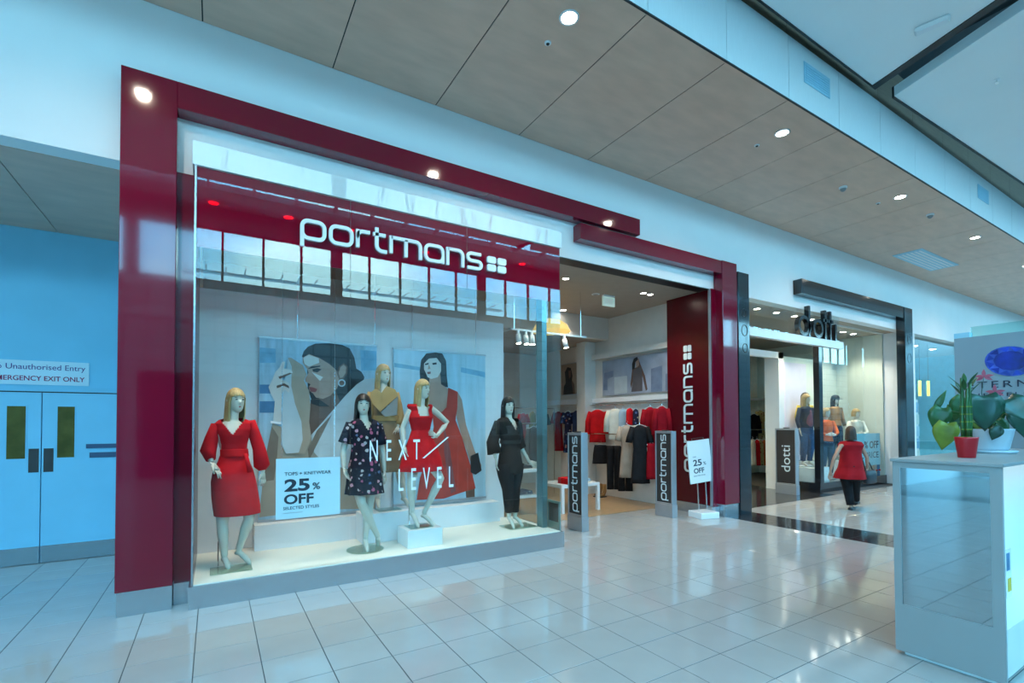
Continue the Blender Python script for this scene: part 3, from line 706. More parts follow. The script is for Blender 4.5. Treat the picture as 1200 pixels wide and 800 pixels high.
MB().box(.065, .245, -.001, 0, .052, .058).build('small_print', 'aluminium', sb)
cl = thing('hours_card', 'small dark card in a pale frame on the window side pane', 'sign', (3.958, 5.24, .21))
MB().box(0, .012, .02, .30, 0, .38).build('frame', 'sign_blue', cl)
MB().box(.011, .014, .06, .27, .10, .345).build('card', 'charcoal', cl)
# the card shows through the pane: its printed face towards the mall
MB().box(-.002, .001, .06, .27, .10, .345).build('card', 'charcoal', cl)

# ---- security gates
def gate(name, label, x0, x1, y0, y1, h, word):
    o = thing(name, label, 'security gate', ((x0 + x1) / 2, (y0 + y1) / 2, 0), 0, None)
    hx = (x1 - x0) / 2; hy = (y1 - y0) / 2; mx = .07
    MB().box(-hx - .008, hx + .008, -hy - .008, hy + .008, 0, h * .145, bev=.004).build('base', 'aluminium', o)
    MB().box(-hx, hx, -hy, -hy + .022, h * .145, h, bev=.003).build('side_frame', 'aluminium', o)
    MB().box(-hx, hx, hy - .022, hy, h * .145, h, bev=.003).build('side_frame', 'aluminium', o)
    MB().box(-hx, hx, -hy + .022, hy - .022, h - .04, h, bev=.003).build('top_bar', 'aluminium', o)
    MB().box(-hx, hx, -hy + .022, hy - .022, h * .145, h * .145 + .03, bev=.003).build('bottom_bar', 'aluminium', o)
    MB().box(-.03, .03, -.06, .06, h, h + .018, bev=.004).build('sensor_cap', 'black', o)
    p = MB().box(-hx + .012, hx - .012, -hy + .022, hy - .022, h * .145 + .03, h - .04).build('insert_panel', 'charcoal', o)
    x = -hx + .011
    if word == 'portmans':
        wordmark(p, 'lettering', lambda a, b, d: (x - d, -.045 + b, h * .145 + .075 + a), h * .76, .10, .020, False, .003)
    else:
        t = text(word, 'lettering', p, 0, 0, 0, w=h * .40, h=.20, depth=.003); t.rotation_euler = (0, -pi / 2, -pi / 2)
        # lettering reads upward on the face towards -X
        t.matrix_local = Matrix(((0, 1, 0, x), (0, 0, 1, -.10), (1, 0, 0, h * .34), (0, 0, 0, 1)))
    return o
gate('security_gate', 'security gate with white vertical wordmark beside the glass display window', 4.745, 4.865, 5.755, 6.10, 1.495, 'portmans')
gate('security_gate', 'security gate with white vertical wordmark beside the red entrance panel', 6.74, 6.86, 5.76, 6.13, 1.495, 'portmans')
gate('security_gate', 'security gate with a five-letter vertical wordmark at the next shop', 11.16, 11.28, 6.05, 6.52, 1.50, 'dotti')
# ---- floor stand with sale sign
fs = thing('sign_stand', 'white sale sign on a two-post stand by the red panel', 'sign stand', (7.27, 5.53, 0), -.22)
MB().box(-.19, .19, -.17, .17, 0, .105, bev=.006).build('base', 'white_gloss', fs)
for x in (-.085, .085): MB().tube([(x, .02, .10), (x - .03, .02, .75)], .010, 8).build('post', 'chrome', fs)
tl = Matrix.Rotation(-.07, 4, 'Y')
sp = MB().box(-.235, .235, -.012, .012, 0, .74, bev=.003).build('sign_panel', 'white_gloss', fs); sp.location = (-.02, .02, .60); sp.rotation_euler = (0, -.10, 0)
text('TOPS', 'ink', sp, -.15, -.0125, .45, w=.07, h=.018); text('25', 'ink', sp, -.15, -.0125, .30, w=.18, h=.11, bold=.02); text('%', 'ink', sp, .06, -.0125, .30, w=.06, h=.055)
text('OFF', 'ink', sp, -.15, -.0125, .17, w=.22, h=.09, bold=.02); text('SELECTED STYLES', 'ink', sp, -.16, -.0125, .12, w=.24, h=.018)
MB().tube([(-.12, 0, .74), (-.12, 0, .775), (.12, 0, .775), (.12, 0, .74)], .006, 6).build('carry_handle', 'chrome', sp)

# ---- garments on rails
def garment(name, label, c, w, h, m, kind, rz, group=None, y=0):
    """hanging garment, c = top of shoulders, local x across, faces local -y"""
    o = thing(name, label, 'clothing', c, rz, group)
    MB().tube([(-w * .42, 0, -.035), (0, 0, .02), (w * .42, 0, -.035)], .006, 6).build('hanger', 'white_gloss', o)
    MB().tube([(0, 0, .015), (0, 0, .05), (.02, 0, .075), (.0, 0, .095), (-.02, 0, .08)], .003, 5).build('hook', 'chrome', o)
    D = .055; mb = MB(); n = 20
    prof = {'blouse': [(0, .12, .5), (.06, .40, .9), (.15, .50, 1), (.35, .43, 1.05), (.6, .42, 1), (1., .47, 1.1)],
            'dress': [(0, .12, .5), (.03, .40, .9), (.10, .47, 1), (.25, .40, 1.0), (.40, .36, .95), (.7, .44, 1.1), (1., .52, 1.25)],
            'skirt': [(0, .36, .8), (.1, .38, .9), (.5, .45, 1.1), (1., .50, 1.3)],
            'tank': [(0, .10, .5), (.05, .30, .8), (.2, .42, 1), (.6, .42, 1), (1., .46, 1.1)]}
    if kind == 'trousers':
        for s in (-1, 1):
            R = []
            for t, hw in ((0, .25), (.1, .26), (.4, .25), (.8, .24), (1, .25)):
                R.append([V((s * w * .25 + w * hw * math.cos(a), D * .8 * math.sin(a), -h * t)) for a in [2 * pi * k / 14 for k in range(14)]])
            mb.rings(R)
    else:
        P = prof[kind]; R = []; st = 12
        for i in range(st + 1):
            t = i / st
            for q in range(len(P) - 1):
                if P[q][0] <= t <= P[q + 1][0]:
                    u = (t - P[q][0]) / (P[q + 1][0] - P[q][0]); hw = P[q][1] * (1 - u) + P[q + 1][1] * u; dd = P[q][2] * (1 - u) + P[q + 1][2] * u; break
            R.append([V((w * hw * math.cos(a) * (1 + .05 * t * math.sin(5 * a + w * 40)), D * dd * math.sin(a) * (1 + .25 * t * math.sin(6 * a + h * 9)), -h * t)) for a in [2 * pi * k / n for k in range(n)]])
        mb.rings(R)
        if kind == 'blouse':
            for s in (-1, 1): mb.tube([(s * w * .40, 0, -h * .06), (s * w * .55, -.01, -h * .35), (s * w * .58, -.02, -h * .75)], [.05, .055, .06], 10)
        if kind == 'dress':
            for s in (-1, 1): mb.tube([(s * w * .38, 0, -h * .03), (s * w * .56, -.01, -h * .22), (s * w * .60, -.015, -h * .30)], [.05, .06, .065], 10)
    mb.build('cloth', m, o, True)
    return o
def hang(name, label, x0, x1, y0, y1, ax, val, m, kind, rz, group=None):
    c = at((x0 + x1) / 2, y0, ax, val); d = (c - CAM).dot(FW); w = (x1 - x0) * d / F * 1.02; h = (y1 - y0) * d / F
    return garment(name, label, c, w, h, m, kind, rz, group)
A = -.62
hang('red_blouse', 'red long-sleeved blouse hanging next to a cream blouse', 690, 710, 480, 518, 'X', 7.38, 'red_cotton', 'blouse', A)
hang('cream_blouse', 'cream blouse hanging between a red blouse and a pale blue one', 712, 730, 479, 515, 'X', 7.38, 'cream_cloth', 'blouse', A)
hang('blue_blouse', 'pale blue blouse hanging behind the cream blouse', 724, 736, 479, 507, 'X', 7.46, 'pale_blue_cloth', 'tank', A)
hang('red_camisole', 'red top hanging above the beige dress', 733, 743, 478, 498, 'X', 7.40, 'red_cotton', 'tank', A)
hang('print_camisole', 'small patterned top hanging beside a red top', 741, 749, 479, 498, 'X', 7.44, 'floral_rack', 'tank', A)
hang('red_blouse', 'dark red blouse hanging behind the right security gate', 754, 770, 477, 524, 'X', 7.36, 'dark_red_cloth', 'blouse', A)
hang('red_blouse', 'dark red blouse hanging against the red entrance panel', 768, 783, 476, 520, 'X', 7.34, 'dark_red_cloth', 'blouse', A)
hang('black_shorts', 'short black skirt hanging below the red blouse', 694, 713, 521, 543, 'X', 7.30, 'black_cloth', 'skirt', A)
hang('black_trousers', 'wide black trousers hanging beside the short black skirt', 711, 727, 522, 573, 'X', 7.22, 'black_cloth', 'trousers', A)
hang('black_trousers', 'wide black trousers hanging below the beige dress', 724, 741, 523, 575, 'X', 7.26, 'black_cloth', 'trousers', A)
hang('beige_dress', 'beige pleated dress hanging on the front rail', 726, 743, 498, 559, 'X', 7.12, 'beige_cloth', 'dress', A)
hang('black_dress', 'long black dress hanging beside the beige dress', 739, 760, 498, 566, 'X', 7.10, 'black_cloth', 'dress', A)
hang('red_dress', 'plain red dress hanging behind the long black dress', 757, 770, 519, 561, 'X', 7.25, 'dark_red_cloth', 'skirt', A)
hang('floral_dress', 'dark floral dress hanging left of the pilaster', 660, 671, 482, 530, 'X', 7.40, 'floral_rack', 'dress', A)
hang('navy_camisole', 'navy patterned top hanging against the pilaster', 670, 680, 481, 506, 'X', 7.40, 'navy_cloth', 'tank', A)
hang('red_dress', 'red dress hanging left of the dark floral dress', 649, 660, 482, 528, 'X', 7.45, 'dark_red_cloth', 'dress', A)
hang('red_dress', 'red dress hanging behind the shop window backdrop edge', 608, 618, 484, 528, 'Y', 9.3, 'dark_red_cloth', 'dress', 0)
hang('olive_camisole', 'olive yellow top hanging next to a red dress at the back', 619, 629, 482, 505, 'Y', 9.3, 'olive_cloth', 'tank', 0)
hang('black_blouse', 'black blouse on white hanger in front of the olive top', 617, 634, 500, 543, 'Y', 8.6, 'black_cloth', 'blouse', 0)
hang('black_dress', 'black dress hanging behind the steel window post', 631, 642, 484, 530, 'Y', 9.2, 'black_cloth', 'dress', 0)
rl = thing('clothes_rail', 'chrome wall rail carrying red and cream blouses', 'clothes rail', (7.38, 6.5, 2.04))
MB().tube([(0, .05, 0), (0, 2.15, 0)], .012, 8).build('bar', 'chrome', rl)
for y in (.1, .8, 1.5, 2.1): MB().tube([(0, y, 0), (.235, y, 0)], .010, 6).build('bracket', 'chrome', rl)
rl = thing('clothes_rail', 'lower chrome rail carrying black trousers and dresses', 'clothes rail', (7.24, 6.5, 1.40))
MB().tube([(0, .15, 0), (0, 2.15, 0)], .012, 8).build('bar', 'chrome', rl)
for y in (.5, 1.3, 2.1): MB().tube([(0, y, 0), (.375, y, 0)], .010, 6).build('bracket', 'chrome', rl)
rl = thing('clothes_rail', 'short chrome rail on legs carrying a black blouse', 'clothes rail', (5.75, 8.6, 0))
zb = at(625, 500, 'Y', 8.6).z + .075
MB().tube([(-.35, 0, zb), (.35, 0, zb)], .012, 8).build('bar', 'chrome', rl)
for x in (-.35, .35): MB().tube([(x, 0, 0), (x, 0, zb)], .012, 8).build('leg', 'chrome', rl)
rl = thing('clothes_rail', 'chrome rail on legs carrying dresses at the back of the shop', 'clothes rail', (6.0, 9.25, 0))
MB().tube([(-.7, 0, 1.98), (.8, 0, 1.98)], .012, 8).build('bar', 'chrome', rl)
for x in (-.7, .8): MB().tube([(x, 0, 0), (x, 0, 1.98)], .012, 8).build('leg', 'chrome', rl)

# ---- display tables with folded clothes
def table(label, x0, x1, y0, y1, h, shelf=None):
    o = thing('display_table', label, 'table', ((x0 + x1) / 2, (y0 + y1) / 2, 0)); a = (x1 - x0) / 2; b = (y1 - y0) / 2
    MB().box(-a, a, -b, b, h - .06, h, bev=.004).build('table_top', 'white_gloss', o)
    for sx in (-1, 1):
        for sy in (-1, 1): MB().box(sx * a - (.06 if sx > 0 else 0), sx * a + (0 if sx > 0 else .06), sy * b - (.06 if sy > 0 else 0), sy * b + (0 if sy > 0 else .06), 0, h - .06).build('leg', 'white_gloss', o)
    if shelf: MB().box(-a, a, -b, b, shelf - .05, shelf).build('shelf', 'white_gloss', o)
    return o
def fold(label, x, y, z, m, w=.26, d=.30, h=.035):
    o = MB(); n = 3
    o.box(x - w / 2, x + w / 2, y - d / 2, y + d / 2, z, z + h * .48, bev=.006); o.box(x - w / 2 + .008, x + w / 2 - .006, y - d / 2 + .01, y + d / 2, z + h * .5, z + h, bev=.006)
    return tag(o.build('folded_garment', m), label, 'clothing', 'folded garments on the shop tables')
table('white display table standing behind the left security gate', 5.35, 6.25, 7.05, 7.75, .52)
for i, m in enumerate(('red_cotton', 'red_cotton', 'red_cotton')): fold('folded red garment stacked on the table behind the left security gate', 5.62, 7.22, .52 + .037 * i, m)
for i, m in enumerate(('cream_cloth', 'pale_blue_cloth')): fold(('folded cream' if i == 0 else 'folded pale blue') + ' garment on the white shop table', 5.95, 7.25, .52 + .037 * i, m)
fold('folded black garment at the corner of the white shop table', 6.14, 7.5, .52, 'black_cloth', .2, .26, .05)
t2 = table('white two-tier display table behind the black-clothed mannequin', 3.95, 5.05, 7.3, 8.1, .82, .36)
for i in range(3): fold(('folded beige', 'folded red', 'folded patterned')[i] + ' garment on the lower tier of the display table', 4.15 + .33 * i, 7.55, .36, ('beige_cloth', 'dark_red_cloth', 'floral_rack')[i], .28, .34, .06)
for i in range(3): fold(('folded navy', 'folded cream', 'folded black')[i] + ' garment on top of the two-tier display table', 4.2 + .33 * i, 7.6, .82, ('navy_cloth', 'cream_cloth', 'black_cloth')[i], .26, .3, .05)
for s in (-1, 1):
    o = thing('ankle_boot', 'tan ankle boot standing below the hanging black trousers', 'shoe', (7.35, 8.25 + s * .07, 0), 0, 'tan ankle boots')
    MB().tube([(-.12, 0, .045), (-.05, 0, .05), (.0, 0, .06), (.03, 0, .12), (.03, 0, .28)], [.025, .038, .045, .045, .05], 10).build('upper', 'tan_cloth', o, True)
    MB().box(-.145, .075, -.04, .04, 0, .018, bev=.004).build('sole', 'black', o)

# ================================================================== FIGURES
def lerp(a, b, t): return a + (b - a) * t
def figure_body(J, name, m, parent, org, s=1., yaw=0., hyaw=None, voxel=.0075, heel=True, hands=True):
    """one continuous body grown from joints J (world points): P pelvis, W waist, C chest, N neck base, H head centre,
    per side l/r: S shoulder, E elbow, R wrist, T fingertip, K knee, A ankle, O toe"""
    hyaw = yaw if hyaw is None else hyaw
    q = {k: V(v) - org for k, v in J.items()}
    fx = V((math.cos(yaw), math.sin(yaw), 0)); fy = V((-math.sin(yaw), math.cos(yaw), 0))       # fy points backwards
    mb = MB(); n = 20
    def ell(c, rx, ry, off=0.): return [c + fy * off + fx * (rx * s * math.cos(a)) + fy * (ry * s * math.sin(a)) for a in [2 * pi * k / n for k in range(n)]]
    P, Wt, C, N, H = q['P'], q['W'], q['C'], q['N'], q['H']
    mb.rings([ell(P + V((0, 0, -.12 * s)), .10, .08), ell(P + V((0, 0, -.07 * s)), .15, .105), ell(P, .155, .105), ell(lerp(P, Wt, .5), .138, .092), ell(Wt, .112, .082),
              ell(lerp(Wt, C, .5), .128, .084), ell(lerp(Wt, C, .85), .140, .092, -.008 * s), ell(C, .145, .094, -.009 * s), ell(lerp(C, N, .5), .140, .078), ell(lerp(C, N, .8), .105, .064), ell(N, .062, .056)])
    mb.tube([N + V((0, 0, -.03)), lerp(N, H, .5), H + V((0, 0, -.02))], [.055 * s, .047 * s, .05 * s], 14)
    hx = V((math.cos(hyaw), math.sin(hyaw), 0)); hy = V((-math.sin(hyaw), math.cos(hyaw), 0))
    R = []
    for t, rx, ry, off in ((-.118, .018, .022, -.035), (-.108, .034, .042, -.030), (-.085, .052, .066, -.018), (-.05, .064, .082, -.006), (0, .072, .092, 0), (.04, .074, .095, .004), (.08, .062, .082, .006), (.105, .040, .052, .006), (.117, .014, .02, .006)):
        R.append([H + V((0, 0, t * s)) + hy * (off * s) + hx * (rx * s * math.cos(a)) + hy * (ry * s * math.sin(a)) for a in [2 * pi * k / n for k in range(n)]])
    mb.rings(R)
    mb.tube([H + hy * (-.084 * s) + V((0, 0, .012 * s)), H + hy * (-.100 * s) + V((0, 0, -.020 * s)), H + hy * (-.088 * s) + V((0, 0, -.036 * s))], [.008 * s, .013 * s, .011 * s], 8)
    for sd in (-1, 1): mb.tube([H + hx * (sd * .070 * s) + V((0, 0, .02 * s)), H + hx * (sd * .082 * s) + hy * .008 + V((0, 0, 0)), H + hx * (sd * .072 * s) + V((0, 0, -.025 * s))], [.010 * s, .014 * s, .009 * s], 8)
    for sd in 'lr':
        if 'S' + sd in q:
            a, b, c = q['S' + sd], q['E' + sd], q['R' + sd]
            mb.tube([lerp(C, N, .45).lerp(a, .7), a + V((0, 0, -.006)), lerp(a, b, .35), b, lerp(b, c, .3), c], [.036 * s, .042 * s, .041 * s, .034 * s, .035 * s, .022 * s], 12)
        if 'K' + sd in q:
            k, an, to = q['K' + sd], q['A' + sd], q['O' + sd]; hip = P + fx * ((-.083 if sd == 'l' else .083) * s) + V((0, 0, -.03 * s))
            mb.tube([hip + V((0, 0, .05)), hip, lerp(hip, k, .4), k, lerp(k, an, .3), lerp(k, an, .7), an], [.078 * s, .088 * s, .078 * s, .053 * s, .054 * s, .038 * s, .032 * s], 14)
            fwd = (to - an); fwd.z = 0; fwd = fwd.normalized() if fwd.length > .01 else -fy
            hl = an - fwd * (.035 * s) + V((0, 0, -.045 * s))
            mb.tube([hl + fwd * .0, lerp(hl, an, .5) + fwd * .01, lerp(an, to, .45), lerp(an, to, .8), to], [.022 * s, .030 * s, .030 * s, .026 * s, .012 * s], 12)
    me = bpy.data.meshes.new('tmp'); me.from_pydata(mb.v, [], mb.f)
    bm = bmesh.new(); bm.from_mesh(me); bmesh.ops.recalc_face_normals(bm, faces=bm.faces[:]); bm.to_mesh(me); bm.free()
    o = bpy.data.objects.new('tmp', me); COL.objects.link(o)
    r = o.modifiers.new('r', 'REMESH'); r.mode = 'VOXEL'; r.voxel_size = voxel
    sm = o.modifiers.new('s', 'SMOOTH'); sm.iterations = 4; sm.factor = .5
    de = o.modifiers.new('d', 'DECIMATE'); de.ratio = .4
    out = evaluated(o); bpy.data.objects.remove(o); bpy.data.meshes.remove(me)
    if hands:       # palm and five fingers grown at each wrist
        hb = MB()
        for sd in 'lr':
            if 'T' + sd not in q: continue
            w_, t_ = q['R' + sd], q['T' + sd]; d = (t_ - w_).normalized(); L = (t_ - w_).length
            sidev = (fx if abs(d.dot(fx)) < .7 else V((0, 0, 1))); sidev = (fy * .75 + sidev * .65) if abs(d.z) > .6 else (V((0, 0, 1)) + fy * .3)
            sidev = (sidev - d * sidev.dot(d)).normalized(); nrm = d.cross(sidev)
            hb.tube([w_ - d * .015, w_ + d * L * .18, w_ + d * L * .48], [.020 * s, .034 * s, .036 * s], 10, flat=.42, ref=sidev)
            cu = nrm * (1 if nrm.dot(P - w_) > 0 else -1)
            for i, ln in enumerate((.44, .52, .49, .38)):
                b0 = w_ + d * L * .46 + sidev * (s * (-.027 + .018 * i)); m1 = b0 + d * L * ln * .5 + sidev * (.003 * (i - 1.5)); m2 = b0 + d * L * ln * .92 + cu * .018 + sidev * (.005 * (i - 1.5))
                hb.tube([b0, m1, m2], [.0085 * s, .0078 * s, .0058 * s], 7)
            b0 = w_ + d * L * .16 - sidev * (.024 * s)
            hb.tube([b0, b0 + d * L * .20 - sidev * .022 * s, b0 + d * L * .42 - sidev * .030 * s + cu * .01], [.012 * s, .010 * s, .007 * s], 7)
        bm = bmesh.new(); bm.from_mesh(out); m2 = bpy.data.meshes.new('h'); m2.from_pydata(hb.v, [], hb.f); bm.from_mesh(m2); bmesh.ops.recalc_face_normals(bm, faces=bm.faces[:]); bm.to_mesh(out); bm.free(); bpy.data.meshes.remove(m2)
    body = link(name, out, m, parent, True)
    for sd in (-1, 1):
        c = H + hy * (-.083 * s) + hx * (sd * .030 * s) + V((0, 0, .010 * s))
        MB().tube([c - hx * .014 * s, c - hy * .004 + V((0, 0, .002)), c + hx * .014 * s], [.003 * s, .0075 * s, .003 * s], 8, flat=.8).build('eye', 'eye_paint', body, True)
        b = c + V((0, 0, .022 * s)); MB().tube([b - hx * .016 * s + hy * .006, b - hy * .004, b + hx * .016 * s + hy * .006], .003 * s, 6).build('eyebrow', 'eye_paint', body, True)
    c = H + hy * (-.083 * s) + V((0, 0, -.062 * s)); MB().tube([c - hx * .022 * s + hy * .012, c - hy * .004, c + hx * .022 * s + hy * .012], [.003 * s, .0085 * s, .003 * s], 8).build('lips', 'lip_paint', body, True)
    return body
def wig(parent, H, org, m, hyaw, length=.30, s=1., bangs=True, full=1., name='wig', spread=.0):
    """shell of hair with an opening for the face"""
    H = V(H) - org; hx = V((math.cos(hyaw), math.sin(hyaw), 0)); hy = V((-math.sin(hyaw), math.cos(hyaw), 0))
    rows = []; n = 44
    zs = [.134, .130, .118, .10, .075, .05, .032, .015, -.01, -.04, -.07, -.10, -.13, -.17, -.22, -.27, -.32, -.38, -.44]
    zs = [z for z in zs if z >= -length] + [-length]
    bm = bmesh.new(); grid = []
    for z in zs:
        if z > .03: e = math.sqrt(max(0, 1 - ((z - .01) / .126) ** 2)); rx, ry, off = .086 * e, .110 * e, .006
        elif z > -.10: t = (.03 - z) / .13; rx, ry, off = .086 + .006 * t, .108 - .004 * t, .008 + .010 * t
        else: t = min(1, (-.10 - z) / .25); rx, ry, off = .092 + (.012 + spread) * t, .104 - .035 * t, .018 + .03 * t
        rx *= full; ry *= full
        op = 0. if z > (.034 if bangs else .095) else (.92 if z > 0 else (1.02 if z > -.09 else .98 - .3 * min(1, (-.09 - z) / .2)))
        row = []
        for i in range(n + 1):
            a = op + (2 * pi - 2 * op) * i / n            # 0 = straight ahead
            k = 1 + .022 * math.sin(9 * a + z * 9) + .014 * math.sin(23 * a)
            row.append(bm.verts.new(H + V((0, 0, z * s)) + hy * (off * s) + hx * (math.sin(a) * rx * s * k) - hy * (math.cos(a) * ry * s * k)))
        grid.append(row)
    for i in range(len(grid) - 1):
        for j in range(n):
            try: bm.faces.new((grid[i][j], grid[i][j + 1], grid[i + 1][j + 1], grid[i + 1][j]))
            except ValueError: pass
    bmesh.ops.remove_doubles(bm, verts=bm.verts[:], dist=.0006)
    bmesh.ops.recalc_face_normals(bm, faces=bm.faces[:])
    bmesh.ops.solidify(bm, geom=bm.faces[:], thickness=.012 * s)
    me = bpy.data.meshes.new(name); bm.to_mesh(me); bm.free()
    return link(name, me, m, parent, True)
def cloth(name, parent, org, rows, m, folds=0, fold_amp=0., cut=None, seg=72, st=8, ang=0.):
    """garment trunk from silhouette rows (centre x, y, z, half width[, depth factor]) in world space, plus sleeve tubes"""
    mb = MB(); R = []
    full = []
    for i in range(len(rows) - 1):
        a, b = rows[i], rows[i + 1]
        for k in range(st):
            t = k / st; t2 = t * t * (3 - 2 * t) * .5 + t * .5; full.append([lerp(a[j], b[j], t2) for j in range(5)])
    full.append(list(rows[-1]))
    nn = len(full)
    for i, (cx, cy, cz, hw, dp) in enumerate(full):
        t = i / (nn - 1)
        am = fold_amp * max(0, (t - .45) / .55)
        ux = V((math.cos(ang), math.sin(ang), 0)); uy = V((-math.sin(ang), math.cos(ang), 0))
        R.append([V((cx, cy, cz)) - org + ux * (hw * math.cos(a) * (1 + am * .5 * math.sin(folds * a))) + uy * (hw * dp * 1.12 * math.sin(a) * (1 + am * math.sin(folds * a + .7))) for a in [2 * pi * k / seg for k in range(seg)]])
    mb.rings(R)
    me = bpy.data.meshes.new(name); me.from_pydata(mb.v, [], mb.f)
    bm = bmesh.new(); bm.from_mesh(me); bmesh.ops.recalc_face_normals(bm, faces=bm.faces[:])
    if cut:
        dl = [f for f in bm.faces if cut(f.calc_center_median() + org)]
        bmesh.ops.delete(bm, geom=dl, context='FACES')
    bm.to_mesh(me); bm.free()
    o = link(name, me, m, parent, True)
    return o

def stand_plate(parent, kind, x=0, y=0, r=.16, rod=None):
    if kind == 'disc': MB().lathe([(r, 0), (r, .010), (r - .006, .014)], 28, (x, y, 0)).build('base_plate', 'glass_green', parent)
    else: MB().box(x - r * 1.2, x + r * 1.2, y - r * .9, y + r * .9, 0, .012, bev=.003).build('base_plate', 'glass_green', parent)
    if rod: MB().tube([(rod[0], rod[1], .012), (rod[0], rod[1], .26), (rod[2], rod[3], .30)], .007, 8).build('support_rod', 'chrome', parent)

def rows_px(Y, lst, dp=.62, k=1.):
    out = []
    for r in lst:
        y, x0, x1 = r[:3]; d = r[3] if len(r) > 3 else dp; a = at(x0, y, 'Y', Y); b = at(x1, y, 'Y', Y)
        out.append(((a.x + b.x) / 2, Y, (a.z + b.z) / 2, (b.x - a.x) / 2 * k, d))
    return out
def JP(Y, d):
    """joints from photo pixels on the figure's own plane Y, with an offset in depth"""
    o = {}
    for k, v in d.items(): p = at(v[0], v[1], 'Y', Y); o[k] = V((p.x, Y + (v[2] if len(v) > 2 else 0), p.z)); 
    return o
def vneck(cx, zv, k, Y, ztop):
    return lambda p: p.y < Y + .02 and p.z > zv and abs(p.x - cx) < (p.z - zv) * k

# --- mannequin in the red wrap dress
Y = 5.735; org = V((at(264, 664, 'Z', .208).x, Y, .208))
mq = thing('mannequin', 'blonde mannequin in a long-sleeved red wrap dress', 'mannequin', org)
J = JP(Y, dict(P=(275, 562), W=(274, 530), C=(272, 508), N=(272, 493), H=(276.5, 469.5), Sl=(252, 500), El=(244, 528, -.02), Rl=(248, 541, -.09), Tl=(262, 559, -.13), Sr=(294, 496), Er=(304, 526, .02), Rr=(308, 553, .0), Tr=(308.5, 570, -.01),
               Kl=(260.5, 614, -.02), Al=(263, 651, 0), Ol=(268, 665, -.10), Kr=(292, 606, -.05), Ar=(280, 645, .06), Or=(294, 661, -.02)))
figure_body(J, 'body', 'skin_mannequin', mq, org, 1., -.05, .40)
wig(mq, J['H'], org, 'blonde', .40, .27)
c = at(272, 509, 'Y', Y)
dr = cloth('dress', mq, org, rows_px(Y, [(489.5, 264, 284, .9), (492, 256, 291, .62), (496, 251, 296, .55), (503, 251.5, 295, .64), (510, 254, 292.5, .72), (520, 257.5, 290, .72), (529, 259, 289.5, .72), (540, 255, 292, .70), (552, 249, 297, .68), (563, 247, 300, .68), (580, 247.5, 303, .68), (593, 249, 305, .68), (602, 250.5, 305.5, .68)]), 'red_knit',
           cut=vneck(c.x, c.z, .72, Y, 0))
for pts, rad, nm in (([J['Sl'].lerp(J['N'], .42) + V((0, 0, -.035)), J['Sl'] + V((.01, 0, .0)), lerp(J['Sl'], J['El'], .5), J['El'], lerp(J['El'], J['Rl'], .75)], [.045, .058, .062, .072, .045], 0), ([J['Sr'].lerp(J['N'], .42) + V((0, 0, -.035)), J['Sr'], lerp(J['Sr'], J['Er'], .5), J['Er'], lerp(J['Er'], J['Rr'], .72), lerp(J['Er'], J['Rr'], .92)], [.045, .056, .058, .062, .078, .034], 1)):
    MB().tube([V(p) - org for p in pts], rad, 16).build('sleeve', 'red_knit', dr, True)
r = rows_px(Y, [(526, 258, 290.5, .75), (534.5, 258, 291.5, .76)])
cloth('belt', dr, org, [(a, b, cc, w * 1.02, d * 1.03) for a, b, cc, w, d in r], 'red_cotton')
p0 = at(288, 531, 'Y', Y - .13) - org; p1 = at(293, 553, 'Y', Y - .15) - org
MB().tube([p0, lerp(p0, p1, .5) + V((.0, -.01, 0)), p1], [.016, .02, .024], 8, flat=.35).build('belt_tail', 'red_knit', dr, True)
b = at(271, 667, 'Z', .208) - org
stand_plate(mq, 'plate', b.x, b.y, .15, (b.x - .11, .02, J['Al'].x - org.x, .04))

# --- mannequin in the floral dress
Y = 5.66; org = V((at(428, 644, 'Z', .208).x + .03, Y, .208))
mq = thing('mannequin', 'dark-haired mannequin in a short black floral dress', 'mannequin', org)
J = JP(Y, dict(P=(427, 556), W=(426, 524), C=(427, 508), N=(427, 494), H=(425.5, 474), Sl=(410, 498), El=(403, 527, .03), Rl=(402.5, 548, -.03), Tl=(408, 563, -.06), Sr=(443, 499), Er=(449, 528, .03), Rr=(450.5, 552, 0), Tr=(451.5, 568, -.02),
               Kl=(421, 588, -.10), Al=(444, 629, .04), Ol=(446, 643, .10), Kr=(432.5, 592, 0), Ar=(428, 630, 0), Or=(428, 645.5, -.11)))
figure_body(J, 'body', 'skin_mannequin', mq, org, .97, .05, -.12)
wig(mq, J['H'], org, 'brunette', -.12, .20, .98, full=1.06)
c = at(428, 504, 'Y', Y)
dr = cloth('dress', mq, org, rows_px(Y, [(490.5, 418, 436, .9), (493, 412, 442, .6), (497, 408, 446, .55), (504, 410, 444.5, .66), (512, 411, 443, .74), (522, 412, 442, .74), (530, 411.5, 443, .74), (545, 409, 445.5, .74), (560, 407, 447.5, .74), (570, 406, 448.5, .76), (577.5, 405, 449.5, .78)]), 'floral', folds=9, fold_amp=.10,
           cut=vneck(c.x, c.z, .55, Y, 0))
for a, b_ in (('Sl', 'El'), ('Sr', 'Er')): MB().tube([V(J[a]).lerp(J['N'], .42) - org + V((0, 0, -.035)), V(J[a]) - org, lerp(J[a], J[b_], .45) - org, lerp(J[a], J[b_], .72) - org], [.045, .057, .068, .078], 16).build('sleeve', 'floral', dr, True)
b = at(429.5, 645, 'Z', .208) - org
stand_plate(mq, 'disc', b.x, 0.0, .205, (b.x + .03, .03, b.x + .04, .05))

